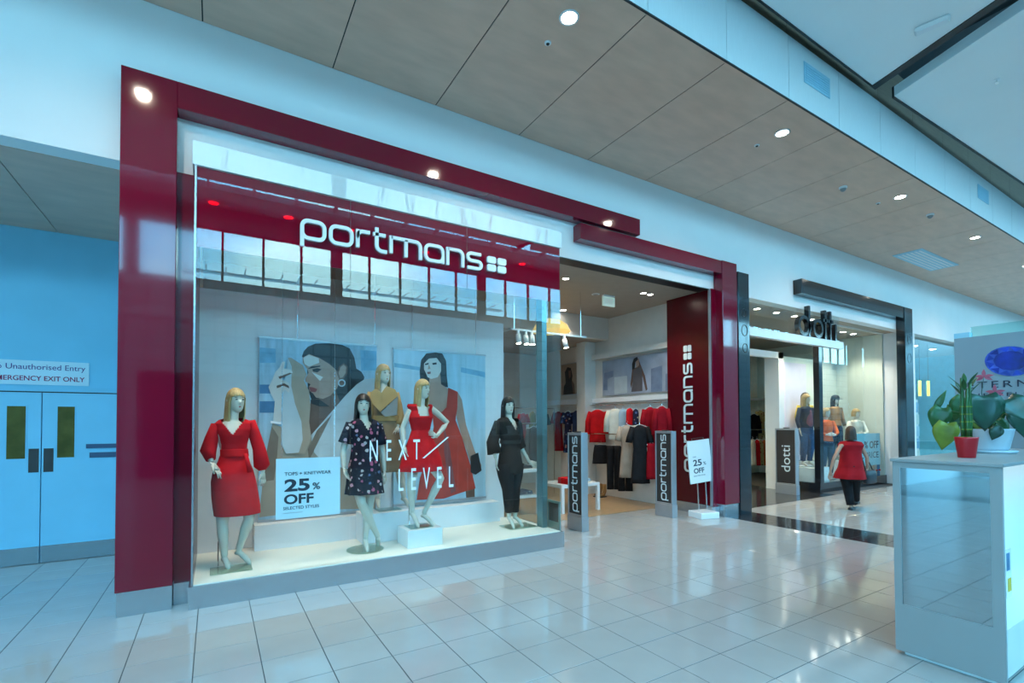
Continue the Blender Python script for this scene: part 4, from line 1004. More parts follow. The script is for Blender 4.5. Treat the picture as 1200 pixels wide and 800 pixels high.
# --- ledge and mannequin in the camel coat
ledge = tag(bx('display_ledge', 'white_matte', (.40, 3.6, 6.24, 6.466, .209, .495)), 'long low white ledge below the window posters', 'ledge')
pb = tag(bx('display_box', 'white_matte', (1.52, 2.16, 5.90, 6.235, .209, .56), bev=.004), 'white box under the mannequin in the camel coat', 'box')
Y = 6.08; org = V((1.83, Y, .561))
mq = thing('mannequin', 'blonde mannequin in a camel wrap coat with wide lapels', 'mannequin', org)
J = JP(Y, dict(P=(454, 518), W=(453, 490), C=(450, 473), N=(449, 459), H=(449.3, 438.5), Sl=(436, 462), El=(432, 488, .02), Rl=(436, 512, -.03), Tl=(437, 526, -.05), Sr=(463, 463), Er=(468, 487, .02), Rr=(463, 500, -.10), Tr=(455, 507, -.14),
               Kl=(447, 553, -.03), Al=(443, 583, .02), Ol=(442, 594, -.08), Kr=(467, 552, -.05), Ar=(475, 582, .06), Or=(479, 594, -.02)))
figure_body(J, 'body', 'skin_mannequin', mq, org, 1., 0, .30)
wig(mq, J['H'], org, 'blonde', .30, .24)
c = at(449, 481, 'Y', Y)
dr = cloth('coat', mq, org, rows_px(Y, [(456, 443, 456, .9), (458, 437, 462, .62), (461, 433, 466.5, .56), (469, 434, 466, .68), (480, 436.5, 465.5, .76), (489, 437.5, 465, .78), (497, 436.5, 466.5, .76), (515, 434, 469, .72), (535, 432, 471, .70), (552, 431, 472, .70)]), 'camel_reflection', folds=6, fold_amp=.05, cut=vneck(c.x, c.z, .28, Y, 0))
for a, b_, w_ in (('Sl', 'El', 'Rl'), ('Sr', 'Er', 'Rr')): MB().tube([V(J[a]).lerp(J['N'], .42) - org + V((0, 0, -.035)), V(J[a]) - org, lerp(J[a], J[b_], .5) - org, J[b_] - org, lerp(J[b_], J[w_], .85) - org], [.05, .064, .066, .066, .056], 16).build('sleeve', 'camel', dr, True)
def lapel(pts, m, yoff):
    MB().prism(pts, lambda u, v, d: tuple(at(u, v, 'Y', Y - yoff - d) - org), .014).build('lapel', m, dr)
lapel([(447, 460), (453, 452), (463, 456), (466.5, 463), (446, 482)], 'camel', .155)
lapel([(448, 461), (440, 455), (434, 460), (435, 471), (446, 483)], 'camel', .155)
lapel([(446, 483), (466.5, 464), (465, 486), (451, 488)], 'grey_plastic', .148)
r = rows_px(Y, [(487, 436.5, 466, .80), (493, 436.5, 466, .80)])
cloth('belt', dr, org, [(a, b, cc, w * 1.02, d * 1.03) for a, b, cc, w, d in r], 'camel')
stand_plate(mq, 'plate', 0.05, 0.0, .12)

# --- box and mannequin in the sleeveless red dress
bxm = tag(bx('display_box', 'white_gloss', (1.905, 2.335, 5.418, 5.80, .209, .412), bev=.003), 'small white gloss box under the mannequin in sleeveless red', 'box')
Y = 5.60; org = V((2.12, Y, .413))
mq = thing('mannequin', 'blonde mannequin in a sleeveless red dress, hand on hip', 'mannequin', org)
J = JP(Y, dict(P=(493, 531), W=(493, 503), C=(493, 489), N=(492.5, 475.5), H=(495.5, 456), Sl=(480, 481), El=(473, 501, .03), Rl=(472.5, 522, -.03), Tl=(479, 538, -.06), Sr=(505.5, 478), Er=(526.5, 495, .06), Rr=(510, 511, -.04), Tr=(499, 505, -.10),
               Kl=(481, 566, -.03), Al=(484, 599, .03), Ol=(488, 617.5, -.09), Kr=(513, 560, -.08), Ar=(498.5, 602, .05), Or=(508.5, 617, -.05)))
figure_body(J, 'body', 'skin_mannequin', mq, org, .94, 0, .50)
wig(mq, J['H'], org, 'blonde', .50, .25, .95)
c = at(493.5, 486.5, 'Y', Y)
def scoop(p): return (p.z > c.z - .01 and p.y < Y + .03 and abs(p.x - c.x) < .062 + .12 * (p.z - c.z)) or (p.z > at(493, 479, 'Y', Y).z and abs(p.x - c.x) < .07)
dr = cloth('dress', mq, org, rows_px(Y, [(473.5, 478, 506, .42), (476, 477, 507, .45), (481, 479.5, 506, .52), (489, 478.5, 506.5, .74), (497, 481, 504.5, .76), (504, 482.5, 503.5, .76), (512, 480, 506, .74), (522, 476, 511, .72), (535, 472, 515, .72), (546, 469, 517, .74), (551, 468.5, 517.5, .75)]), 'red_cotton', folds=8, fold_amp=.10, cut=scoop)
stand_plate(mq, 'plate', -.02, -.01, .12, (-.12, .05, -.10, .06))

# --- mannequin in the black jumpsuit
Y = 5.78; org = V((3.60, Y, .208))
mq = thing('mannequin', 'dark-haired mannequin in a black jumpsuit with cape sleeves', 'mannequin', org)
J = JP(Y, dict(P=(597.5, 541), W=(597, 516), C=(596, 503), N=(596, 490.5), H=(595.5, 475.5), Sl=(583.5, 496), El=(578.5, 518, .03), Rl=(580, 537, -.02), Tl=(581, 552, -.05), Sr=(607, 497), Er=(611, 521, .06), Rr=(619.5, 541, -.02), Tr=(632, 545.5, -.06),
               Kl=(593.5, 572, -.04), Al=(596.5, 604, 0), Ol=(598.5, 618.5, -.10), Kr=(602.5, 572, 0), Ar=(606.5, 604, .06), Or=(612.5, 618, -.03)))
figure_body(J, 'body', 'skin_mannequin', mq, org, .97, .10, 0.)
wig(mq, J['H'], org, 'brunette', 0., .22)
c = at(598.5, 504, 'Y', Y)
dr = cloth('jumpsuit_top', mq, org, rows_px(Y, [(488.5, 589, 602, .9), (490.5, 584, 607.5, .62), (494, 580.5, 610.5, .56), (501, 582, 609.5, .68), (508, 584, 609, .76), (516, 587, 608, .78), (522, 587.5, 608.5, .78), (533, 585, 610, .76), (545, 583.5, 612, .78), (553, 585, 611, .76), (557, 590, 606, .7)], k=.93), 'black_sheer', cut=vneck(c.x, c.z, .55, Y, 0))
for k, a_, t_ in (('Kl', 'Al', -1), ('Kr', 'Ar', 1)):
    hp = J['P'] + V((t_ * .09, 0, -.02)); MB().tube([hp - org, lerp(hp, J[k], .5) - org, J[k] - org, lerp(J[k], J[a_], .5) - org, lerp(J[k], J[a_], .86) - org], [.125, .112, .084, .070, .054], 18).build('trouser_leg', 'black_cloth', dr, True)
for a, b_, w_ in (('Sl', 'El', 'Rl'), ('Sr', 'Er', 'Rr')): MB().tube([V(J[a]).lerp(J['N'], .42) - org + V((0, 0, -.035)), V(J[a]) - org, lerp(J[a], J[b_], .5) - org, J[b_] - org, lerp(J[b_], J[w_], .7 if a == 'Sl' else .25) - org], [.045, .06, .07, .085, .10 if a == 'Sl' else .075], 16).build('cape_sleeve', 'black_sheer', dr, True)
r = rows_px(Y, [(515.5, 587, 608.3, .8), (519.5, 587, 608.3, .8)])
cloth('belt', dr, org, [(a, b, cc, w * 1.03, d * 1.04) for a, b, cc, w, d in r], 'black')
stand_plate(mq, 'plate', .02, -.01, .18)

# --- mannequins of the next shop (smaller in view, the same build)
def std_joints(org, yaw, arms='down', lift=0.):
    R = Matrix.Rotation(yaw, 3, 'Z'); T = dict(P=(0, 0, .93), W=(0, 0, 1.10), C=(0, -.01, 1.27), N=(0, .01, 1.45), H=(0, -.01, 1.64))
    for sd, k in (('l', -1), ('r', 1)):
        T['S' + sd] = (k * .165, .01, 1.41); T['K' + sd] = (k * .10, -.04, .50); T['A' + sd] = (k * .10, .02, .11); T['O' + sd] = (k * .11, -.12, .025)
        if arms == 'down': T['E' + sd] = (k * .24, .02, 1.13); T['R' + sd] = (k * .25, -.06, .90); T['T' + sd] = (k * .24, -.10, .73)
        else: T['E' + sd] = (k * .27, -.02, 1.14); T['R' + sd] = (k * .10, -.18, 1.10); T['T' + sd] = (-k * .04, -.21, 1.14)
    return {k: V(org) + R @ V(v) for k, v in T.items()}
def dummy(label, x, y, z, yaw, hair, hl, top, bottom, arms='down', sleeves=True, cap=None, s=1.):
    org = V((x, y, z)); mq = thing('mannequin', label, 'mannequin', org)
    J = std_joints(org, yaw, arms); figure_body(J, 'body', 'skin_mannequin', mq, org, s, yaw, yaw + .3, voxel=.010)
    if hair: wig(mq, J['H'], org, hair, yaw + .3, hl)
    tp = cloth('top', mq, org, [(x, y, z + a, w, d) for a, w, d in ((1.47, .06, .9), (1.45, .13, .6), (1.41, .185, .52), (1.30, .172, .72), (1.18, .15, .75), (1.08, .14, .8), (.98, .165, .76), (.92, .175, .74))], top)
    if sleeves:
        for sd in 'lr': MB().tube([J['S' + sd].lerp(J['N'], .42) - org + V((0, 0, -.035)), J['S' + sd] - org, J['E' + sd] - org, lerp(J['E' + sd], J['R' + sd], .85) - org], [.045, .06, .052, .042], 14).build('sleeve', top, tp, True)
    if bottom:
        bt = cloth('bottom', mq, org, [(x, y, z + a, w, d) for a, w, d in ((1.0, .145, .78), (.93, .18, .72), (.84, .182, .70), (.80, .16, .66))], bottom)
        for sd, k in (('l', -1), ('r', 1)):
            hp = J['P'] + V((k * .085 * math.cos(yaw), k * .085 * math.sin(yaw), -.05)); MB().tube([hp - org, J['K' + sd] - org, lerp(J['K' + sd], J['A' + sd], .9) - org], [.105, .075, .055], 16).build('trouser_leg', bottom, bt, True)
    if cap:
        h = J['H'] - org; cp = MB().lathe([(.10, .02), (.104, .06), (.09, .11), (.05, .14), (.005, .148)], 20, h).build('cap', cap, mq, True)
        f = Matrix.Rotation(yaw + .3, 3, 'Z') @ V((0, -1, 0)); MB().tube([h + f * .07 + V((0, 0, .04)), h + f * .18 + V((0, 0, .025))], [.012, .008], 10, flat=5., ref=(0, 0, 1)).build('peak', cap, cp, True)
    stand_plate(mq, 'plate', 0, -.02, .14)
    return mq

# ================================================================== NEXT SHOP ALONG
nf = thing('shopfront_portal', 'black gloss frame with a long canopy beam around the next shop', 'shopfront frame', (0, 5.30, 0))
MB().box(7.985, 8.31, 0, .192, .0, 4.345, bev=.004).build('pillar', 'black_gloss', nf)
MB().box(14.87, 15.32, 0, .192, 0, 4.535, bev=.004).build('pillar', 'black_gloss', nf)
MB().box(10.13, 15.32, .02, .196, 4.255, 4.55, bev=.004).build('beam', 'black_gloss', nf)
for x, z, r in ((8.16, 3.30, .085), (8.14, 3.62, .06), (8.17, 2.98, .07), (15.10, 3.25, .11), (15.10, 3.72, .09)):
    MB().tube([(x + r * math.cos(2 * pi * k / 24), -.002, z + r * 1.15 * math.sin(2 * pi * k / 24)) for k in range(25)], .005, 5).build('ring_motif', 'charcoal', nf)
sgn = thing('shop_sign', 'black free-standing five-letter sign on a white ledge', 'sign', (10.07, 5.42, 3.412))
def letter(strokes):
    mb = MB()
    for pts, cl in strokes: ribbon(mb, pts, .068, lambda a, b, d: (a, d - .04, b), .09, bool(cl))
    mb.build('letter', 'black_gloss', sgn)
def circ2(cx, cy, rx, ry, k=22): return [(cx + rx * math.cos(2 * pi * i / k), cy + ry * math.sin(2 * pi * i / k)) for i in range(k)]
letter([(circ2(.26, .21, .19, .175), 1), ([(.45, .0), (.45, .64)], 0)])
letter([(circ2(.80, .20, .17, .165), 1)])
letter([([(1.10, .0), (1.10, .62)], 0), ([(1.0, .40), (1.22, .40)], 0)])
letter([([(1.31, .0), (1.31, .62)], 0), ([(1.20, .40), (1.42, .40)], 0)])
letter([([(1.53, .0), (1.53, .36)], 0)])
bx('ledge', 'white_gloss', (-1.62, 1.87, -.03, .075, -.155, -.001), sgn)
wn = struct(empty('window_4', (0, 0, 0)))
bx('glass_pane', 'glass', (12.12, 13.45, 5.965, 5.975, .225, 3.98), wn); bx('glass_pane', 'glass', (13.455, 14.86, 5.965, 5.975, .225, 3.98), wn)
bx('glass_pane', 'glass', (11.975, 11.985, 6.06, 6.72, .225, 3.25), wn)
bx('glass_pane', 'glass', (8.45, 12.0, 5.50, 5.51, 3.42, 3.99), wn)
bx('column', 'black_gloss', (11.97, 12.12, 5.93, 6.06, 0, 3.985), wn)
bx('plinth', 'black_gloss', (11.95, 15.34, 5.935, 7.2, 0, .224), wn)
bx('soffit_rail', 'white_gloss', (11.9, 15.3, 5.93, 6.0, 3.98, 4.0), wn)
struct(bx('ceiling_next', 'shop_ceiling', (8.44, 15.35, 5.71, 10.6, 4.0, 4.2)))
wx = struct(bx('wall_next', 'mint_wall', (8.44, 15.35, 9.5, 9.6, 0, 4.0)))
bx('side_wall', 'white_wall', (8.44, 8.5, 6.5, 10.5, 0, 4.0), wx); bx('side_wall', 'mint_wall', (15.3, 15.35, 5.97, 10.5, 0, 4.0), wx)
pt = thing('display_partition', 'pale partition behind the mannequin in denim', 'partition', (11.75, 6.75, 0))
MB().box(0, .22, 0, .36, 0, 3.35).build('panel', 'white_wall', pt); MB().box(.22, 3.55, .36, .42, .225, 3.35).build('panel', 'mint_wall', pt)
MB().box(.22, 1.9, .345, .36, .225, 3.2).build('print_panel', 'lilac_print', pt)
MB().box(-2.2, .22, -.0, .12, 3.2, 3.35).build('header', 'white_wall', pt)
tag(bx('display_box', 'white_gloss', (12.05, 12.75, 6.12, 6.70, .2245, .555), bev=.004), 'white box under the mannequin in denim', 'box')
tag(bx('display_box', 'white_gloss', (12.85, 13.35, 6.58, 7.08, .2245, .64), bev=.004), 'white box under the mannequin in the yellow top', 'box')
tag(bx('display_box', 'white_gloss', (14.35, 14.85, 6.58, 7.08, .2245, .60), bev=.004), 'white box under the mannequin in the black cap', 'box')
dm = dummy('blonde mannequin in a denim jacket and torn blue jeans', 12.32, 6.42, .556, -.3, 'blonde', .22, 'denim_dark', 'denim')
cloth('striped_shirt', dm, V((12.32, 6.42, .556)), [(12.32 - .02, 6.42 - .055, .556 + a, w, d) for a, w, d in ((1.42, .05, .7), (1.35, .085, .8), (1.2, .095, .95), (1.05, .10, .95), (.98, .09, .9))], 'striped_cloth', ang=-.3)
dummy('dark-haired mannequin in a cropped yellow top on a box', 13.10, 6.84, .641, -.4, 'brunette', .22, 'yellow_cloth', 'denim')
dummy('mannequin in an orange jumper with folded arms behind the sale board', 13.05, 6.32, .225, -.5, 'blonde', .10, 'orange_cloth', 'denim_dark', 'fold')
dummy('dark-haired mannequin in a black cap and tan top', 14.62, 6.84, .601, -.4, 'brunette', .22, 'tan_cloth', 'denim_dark', 'down', True, 'black')
dummy('blonde mannequin in a cream knit with folded arms', 14.55, 6.30, .225, -.5, 'blonde', .08, 'cream_cloth', 'tan_cloth', 'fold')
# striped shirt front showing between the jacket edges
sb2 = thing('sale_board', 'turquoise sale board with dark lettering in the next shop window', 'sign', (13.45, 5.985, .51))
MB().box(0, 1.66, 0, .02, 0, .83).build('board', 'sign_blue', sb2)
text('% OFF', 'ink', sb2, .78, -.001, .44, w=.78, h=.19, bold=.02); text('L PRICE', 'ink', sb2, .62, -.001, .19, w=.94, h=.16)
for k, (x, m) in enumerate(((15.0, 'p_coat'), (15.17, 'p_blue'))):
    o = thing('accessory_card', ('tan' if k == 0 else 'blue') + ' accessory display card beside the turquoise sale board', 'display card', (x - .07, 6.05, .2245))
    MB().box(0, .14, 0, .03, 0, 1.0).build('card', m, o)
    for q in range(5): MB().lathe([(.02, 0), (.03, .01), (.02, .03)], 10, (.07, -.02, .12 + .18 * q)).build('trinket', ('red_cotton', 'yellow_cloth', 'p_blue')[q % 3], o, True)
for i, x in enumerate((8.9, 9.6, 10.3, 11.0, 11.7)):
    downlight((x, 5.95, 3.997), .06, 'warm downlight in the row above the next shop entrance', 'next shop entrance downlights', 110 if i % 2 == 0 else None, (1, .78, .45))
for i, x in enumerate((12.4, 12.95, 13.5, 14.05, 14.6)):
    downlight((x, 6.35, 3.997), .07, 'downlight in the row over the next shop window display', 'next shop window downlights', 150 if i % 2 == 0 else None, (1, .93, .76))
downlight((10.2, 9.0, 3.997), .07, 'warm downlight at the back of the next shop', None, 320, (1, .80, .42))
for i, (px, m, kd, nm) in enumerate(((884, 'black_cloth', 'blouse', 'black_jacket'), (892, 'yellow_print', 'dress', 'yellow_dress'))):
    hang(nm, ('black jacket hanging on the back wall of the next shop', 'yellow patterned dress hanging beside a black jacket')[i], px - 6, px + 5, 485 - 4 * i, 515 + 8 * i, 'Y', 9.0, m, kd, -.5)
for i, (px, m) in enumerate(((882, 'cream_cloth'), (887, 'red_cotton'), (891, 'yellow_print'), (895, 'orange_cloth'))):
    hang('hanging_top', ('cream', 'red', 'yellow patterned', 'orange')[i] + ' top on the low rail of the next shop', px - 4, px + 4, 515, 545, 'Y', 8.5, m, 'tank', -.8)
rl = thing('clothes_rail', 'low chrome rail at the back of the next shop', 'clothes rail', (13.0, 8.5, 0))
MB().tube([(-1.6, 0, 1.42), (1.4, 0, 1.42)], .012, 8).build('bar', 'chrome', rl)
for x in (-1.6, 1.4): MB().tube([(x, 0, 0), (x, 0, 1.42)], .012, 8).build('leg', 'chrome', rl)
rl = thing('clothes_rail', 'high chrome rail with a black jacket in the next shop', 'clothes rail', (13.9, 9.0, 0))
zb = at(888, 483, 'Y', 9.0).z + .06
MB().tube([(-.9, 0, zb), (1.2, 0, zb)], .012, 8).build('bar', 'chrome', rl)
for x in (-.9, 1.2): MB().tube([(x, 0, 0), (x, 0, zb)], .012, 8).build('leg', 'chrome', rl)
shf = thing('wall_shelf', 'long shelf on the yellow-lit back wall of the next shop', 'shelf', (12.75, 9.35, 2.35))
MB().box(-2.5, 2.5, -.2, .145, 0, .05).build('board', 'white_matte', shf)
pic = thing('wall_picture', 'picture of a striding woman on the back wall of the next shop', 'poster', (14.3, 9.46, 2.45))
MB().box(-.6, .9, 0, .03, 0, 1.35).build('board', 'cream_cloth', pic)
MB().prism([(-.05, .05), (.05, .05), (.15, .5), (.3, .05), (.4, .08), (.28, .6), (.32, .9), (.2, 1.25), (.08, 1.25), (-.02, .9), (.02, .6)], lambda a, b, d: (a, -d, b), .003).build('print', 'p_skin_dark', pic)

# ---- the shop beyond
wf = struct(empty('window_5', (0, 0, 0)))
for x in (16.0, 17.6, 19.2, 20.8): bx('glass_pane', 'glass', (x + .004, x + 1.596, 5.60, 5.61, .1, 3.98), wf)
bx('sill', 'black_gloss', (16.0, 22.4, 5.55, 5.65, 0, .1), wf)
struct(bx('ceiling_far', 'shop_ceiling', (16.0, 22.5, 5.71, 9.1, 4.0, 4.2)))
fw_ = struct(bx('wall_cyan', 'cyan_wall', (15.9, 22.5, 9.0, 9.1, 2.3, 4.1))); bx('lower_wall', 'dark_interior', (15.9, 22.5, 8.9, 9.1, 0, 2.3), fw_); bx('side_wall', 'cyan_wall', (22.4, 22.5, 5.7, 9.1, 0, 4.1), fw_)
struct(bx('floor_far', 'tile_dark', (16.0, 22.4, 5.63, 9.0, -.01, .001)))
for i, (x, y) in enumerate(((17.2, 6.6), (18.6, 6.4), (20.0, 6.4), (18.8, 7.6), (20.6, 7.6))):
    downlight((x, y, 3.997), .09, 'downlight in the turquoise shop ceiling', 'turquoise shop downlights', 420 if i in (0, 2, 3) else None, (.85, .95, 1.))
for i, px in enumerate((1078, 1088)):
    p = at(px, 463.5, 'Y', 6.1); o = thing('light_tube', 'upright glowing yellow tube in the turquoise shop window', 'light', (p.x, 6.1, p.z), 0, 'yellow light tubes')
    MB().tube([(0, 0, 0), (0, 0, .45)], .036, 12).build('tube', 'neon_yellow', o, True); MB().tube([(0, 0, -.03), (0, 0, 0)], .04, 12).build('cap', 'grey_plastic', o); MB().tube([(0, 0, .45), (0, 0, 3.99 - p.z)], .006, 5).build('cord', 'black', o)
o = thing('magazine_rack', 'tall rack of colourful cards in the turquoise shop window', 'rack', (17.75, 6.2, 0))
MB().box(-.45, .45, .0, .05, 0, 2.3).build('back', 'white_matte', o)
for i in range(6):
    for j in range(3): MB().box(-.42 + .29 * j, -.16 + .29 * j, -.03, -.002, .12 + .36 * i, .42 + .36 * i).build('card', ('p_bluelt', 'p_coat_light', 'p_bg2', 'p_lip', 'mint_wall', 'p_coat')[(i * 2 + j) % 6], o)
o = thing('display_cabinet', 'dark red and black cabinet at the back of the turquoise shop', 'cabinet', (19.4, 8.3, 0))
MB().box(-1.2, 1.6, 0, .5, 0, 2.2).build('body', 'dark_interior', o); MB().box(-1.1, .1, -.02, 0, .2, 2.0).build('door', 'dark_red_cloth', o); MB().box(.25, 1.5, -.02, 0, .2, 2.0).build('door', 'black', o)

# ================================================================== PERSON
def atd(px, py, d): return CAM + (FW + RT * ((px - 600) / F) + UP * ((CY - py) / F)) * d
base = at(997, 597, 'Z', 0); PD = (base - CAM).dot(FW)
ANG = math.atan2(-base.x, base.y); VR = V((math.cos(ANG), math.sin(ANG), 0)); VF = V((-math.sin(ANG), math.cos(ANG), 0))
org = V((base.x, base.y, 0)); pn = thing('person', 'person walking away in a red sleeveless top and black trousers', 'person', org)
def pj(px, py, dy=0.):
    p = atd(px, py, PD); return p + VF * dy
J = dict(P=pj(996, 551), W=pj(996.5, 538), C=pj(997, 527.5), N=pj(997, 517.5), H=pj(997, 506.5),
         Sr=pj(985.5, 521.5), Er=pj(977.5, 537, -.05), Rr=pj(973.5, 551, .0), Tr=pj(971, 563, .03), Sl=pj(1008.5, 521.5), El=pj(1016, 536, -.05), Rl=pj(1016.5, 549, .0), Tl=pj(1016, 559, .03),
         Kr=pj(993.5, 573, .06), Ar=pj(997, 591.5, -.02), Or=pj(1001, 597, .15), Kl=pj(1002, 572.5, .16), Al=pj(1003, 588, .30), Ol=pj(1007, 592.5, .45))
bd = figure_body(J, 'body', 'person_skin', pn, org, .92, ANG + pi, ANG + pi)
wig(pn, J['H'], org, 'brown_hair', ANG + pi, .15, .95, True, 1.05, name='hair')
def prow(y, x0, x1, d):
    a = atd(x0, y, PD); b = atd(x1, y, PD); c = (a + b) / 2; return (c.x, c.y, c.z, (b - a).length / 2, d)
cloth('top', pn, org, [prow(*r) for r in ((516, 993, 1001, .9), (517.5, 986.5, 1007.5, .62), (521, 984, 1010, .58), (528, 986.5, 1007.5, .68), (538, 986, 1008, .7), (548, 984, 1009.5, .7), (556, 980.5, 1011, .7), (560.5, 979.5, 1011.5, .7))], 'person_top', folds=7, fold_amp=.08, ang=ANG)
tb = cloth('trousers', pn, org, [prow(*r) for r in ((545, 986, 1007, .8), (552, 985, 1009, .75), (560, 986, 1009, .72), (563, 989, 1006, .7))], 'black_cloth', ang=ANG)
for k, a_, sg_ in (('Kr', 'Ar', 1), ('Kl', 'Al', -1)):
    hp = J['P'] - VR * (sg_ * .075) + V((0, 0, -.06)); MB().tube([hp - org, lerp(hp, J[k], .5) - org, J[k] - org, lerp(J[k], J[a_], .5) - org, J[a_] - org], [.105, .098, .082, .074, .066], 16).build('trouser_leg', 'black_cloth', tb, True)
for a_, o_ in (('Ar', 'Or'), ('Al', 'Ol')):
    A_, O_ = J[a_] - org, J[o_] - org; f = (O_ - A_); f.z = 0; f.normalize(); g = V((A_.x, A_.y, min(A_.z, O_.z)))
    MB().tube([g - f * .06 + V((0, 0, .012)), g + V((0, 0, .02)), lerp(g, O_, .6) + V((0, 0, .012)), O_ + f * .02], [.036, .042, .042, .022], 12).build('shoe', 'black', pn, True)
bp = atd(1019, 558, PD) + VF * .02
hb = thing('handbag', 'dark handbag on the shoulder of the walking person', 'bag', bp)
BR = VR * .5 + VF * .85; BR.normalize(); BN = V((BR.y, -BR.x, 0))
R = []
for z, w_, t_ in ((-.13, .12, .05), (-.12, .15, .06), (0, .16, .065), (.10, .14, .045), (.12, .13, .02)): R.append([BR * (w_ * math.copysign(abs(math.cos(a)) ** .5, math.cos(a))) + BN * (t_ * math.copysign(abs(math.sin(a)) ** .5, math.sin(a))) + V((0, 0, z)) for a in [2 * pi * k / 20 for k in range(20)]])
MB().rings(R).build('body', 'leather', hb, True)
sh_ = J['Sl'] + V((0, 0, .05)) - bp
MB().tube([BR * .11 + V((0, 0, .10)), sh_ + BR * .05 + V((0, 0, -.1)), sh_, sh_ - BR * .05 + V((0, 0, -.1)), -BR * .11 + V((0, 0, .10))], .010, 8).build('strap', 'leather', hb, True)

# ================================================================== KIOSK
kx0, kx1, ky0, ky1, kz = 4.16, 6.55, 1.005, 1.575, 1.385
kc = thing('display_counter', 'pale grey display counter with a tinted mirror in its end', 'counter', (0, 0, 0), 0)
MB().box(kx0 - .012, kx1, ky0 - .012, ky1 + .012, kz - .022, kz, bev=.003).build('counter_top', 'kiosk_white', kc)
MB().box(kx0, kx0 + .03, ky0, ky0 + .055, .03, kz - .022).box(kx0, kx0 + .03, ky1 - .045, ky1, .03, kz - .022).box(kx0, kx0 + .03, ky0 + .055, ky1 - .045, .03, .36).box(kx0, kx0 + .03, ky0 + .055, ky1 - .045, 1.322, kz - .022).build('end_frame', 'kiosk_white', kc)
MB().box(kx0 + .008, kx0 + .018, ky0 + .055, ky1 - .045, .36, 1.322).build('mirror', 'kiosk_mirror', kc)
MB().box(kx0 + .03, kx1, ky0 + .30, ky1, .03, kz - .022).build('body', 'kiosk_white', kc)
MB().box(kx0 + .04, kx1 - .04, ky0 + .05, ky1 - .04, 0, .03).build('plinth', 'white_gloss', kc)
sh = MB().box(kx0 + .03, kx1, ky0 + .02, ky0 + .30, .03, .33).build('drawer_base', 'white_gloss', kc)
MB().box(kx0 + .031, kx1, ky0 + .285, ky0 + .30, .33, kz - .03).build('back_panel', 'shelf_glow', kc)
for x in (kx1 - .05,): MB().box(x, x + .05, ky0, ky0 + .3, .03, kz - .022).build('end_frame', 'kiosk_white', kc)
l = bpy.data.lights.new('lamp', 'AREA'); l.shape = 'RECTANGLE'; l.size = 2.2; l.size_y = .04; l.energy = 4.5; l.color = (.85, 1, .98)
q = bpy.data.objects.new('lamp', l); COL.objects.link(q); q.parent = kc; q.location = (5.36, ky0 + .08, kz - .03); q.rotation_euler = (.45, 0, 0)
MB().box(kx0 + .1, kx1 - .1, ky0 + .06, ky0 + .10, kz - .03, kz - .022).build('light_strip', 'shelf_glow', kc)
for i in range(4):
    for j in range(7):
        x = kx0 + .10 + .16 * j; z = 1.25 - .12 * i
        o = thing('earring_card', 'small earring card hooked on the lit counter back panel', 'jewellery', (x, ky0 + .28, z), 0, 'earring cards')
        MB().box(-.03, .03, -.004, 0, -.04, .03).build('card', 'white_gloss', o)
        MB().tube([(-.012, -.008, 0), (-.012, -.01, -.02)], .006, 6).build('earring', ('black', 'camel', 'p_blue')[(i + j) % 3], o, True); MB().tube([(.012, -.008, 0), (.012, -.01, -.02)], .006, 6).build('earring', ('black', 'camel', 'p_blue')[(i + j) % 3], o, True)
for j in range(5):
    o = thing('leaflet', 'printed leaflet standing on the lit counter shelf', 'leaflet', (kx0 + .14 + .2 * j, ky0 + .2, .331), 0, 'leaflets')
    MB().box(-.06, .06, 0, .006, 0, .36).build('sheet', 'white_gloss', o)
    MB().box(-.05, .02, -.002, 0, .20, .33).build('print', ('p_blue', 'p_bluelt')[j % 2], o); MB().box(-.03, .05, -.002, 0, .04, .14).build('print', ('yellow_cloth', 'leaf_yellow')[j % 2], o)

# ---- plants on the counter
def leaf_mesh(L, Wd, heart=True, droop=.25, n=8):
    """heart-shaped blade along local +x with a raised fold"""
    v = []; f = []
    for i in range(n + 1):
        t = i / n
        w = Wd * (math.sin(pi * min(1, (t * .92 + .08)) ** .62) if heart else math.sin(pi * t ** .8) ) * .5
        w = max(w, .001); z = -droop * L * t * t
        for s in (-1, -.5, 0, .5, 1): v.append((L * t - (.10 * L * abs(s) if heart and i == 0 else 0), w * s, z + .18 * w * abs(s)))
    for i in range(n):
        for k in range(4): a = i * 5 + k; f.append((a, a + 1, a + 6, a + 5))
    bm = bmesh.new(); vs = [bm.verts.new(q) for q in v]
    for q in f: bm.faces.new([vs[k] for k in q])
    bmesh.ops.recalc_face_normals(bm, faces=bm.faces[:]); bmesh.ops.solidify(bm, geom=bm.faces[:], thickness=.0015)
    me = bpy.data.meshes.new('leaf'); bm.to_mesh(me); bm.free(); return me
def leaf_to(parent, org, root, basep, tip, Wd, m, heart=True, up=None):
    """petiole from root to the blade base, blade from basep to tip, facing the aisle"""
    basep, tip, root = V(basep), V(tip), V(root); d = tip - basep; L = d.length; d.normalize()
    nrm = V(up) if up else V((-.75, -.35, .55)); nrm = (nrm - d * nrm.dot(d)).normalized(); sd = nrm.cross(d)
    o = link('leaf', leaf_mesh(L, Wd, heart), m, parent, True)
    o.matrix_local = Matrix.Translation(basep - org) @ Matrix((d, sd, nrm)).transposed().to_4x4()
    mid = lerp(root, basep, .5) + V((0, 0, .05)); MB().tube([root - org, mid - org, basep - org], [.0045, .0035, .0025], 6).build('stalk', 'stem', parent, True)
p = at(1133, 536, 'Z', kz); org = V((p.x, 1.31, kz)); d1_ = (org - CAM).dot(FW)
rp_ = thing('potted_plant', 'tall green stem plant in a small red pot on the counter', 'plant', org)
MB().lathe([(.048, 0), (.05, .004), (.066, .135), (.068, .15), (.062, .15), (.058, .12)], 24).build('pot', 'pot_red', rp_, True)
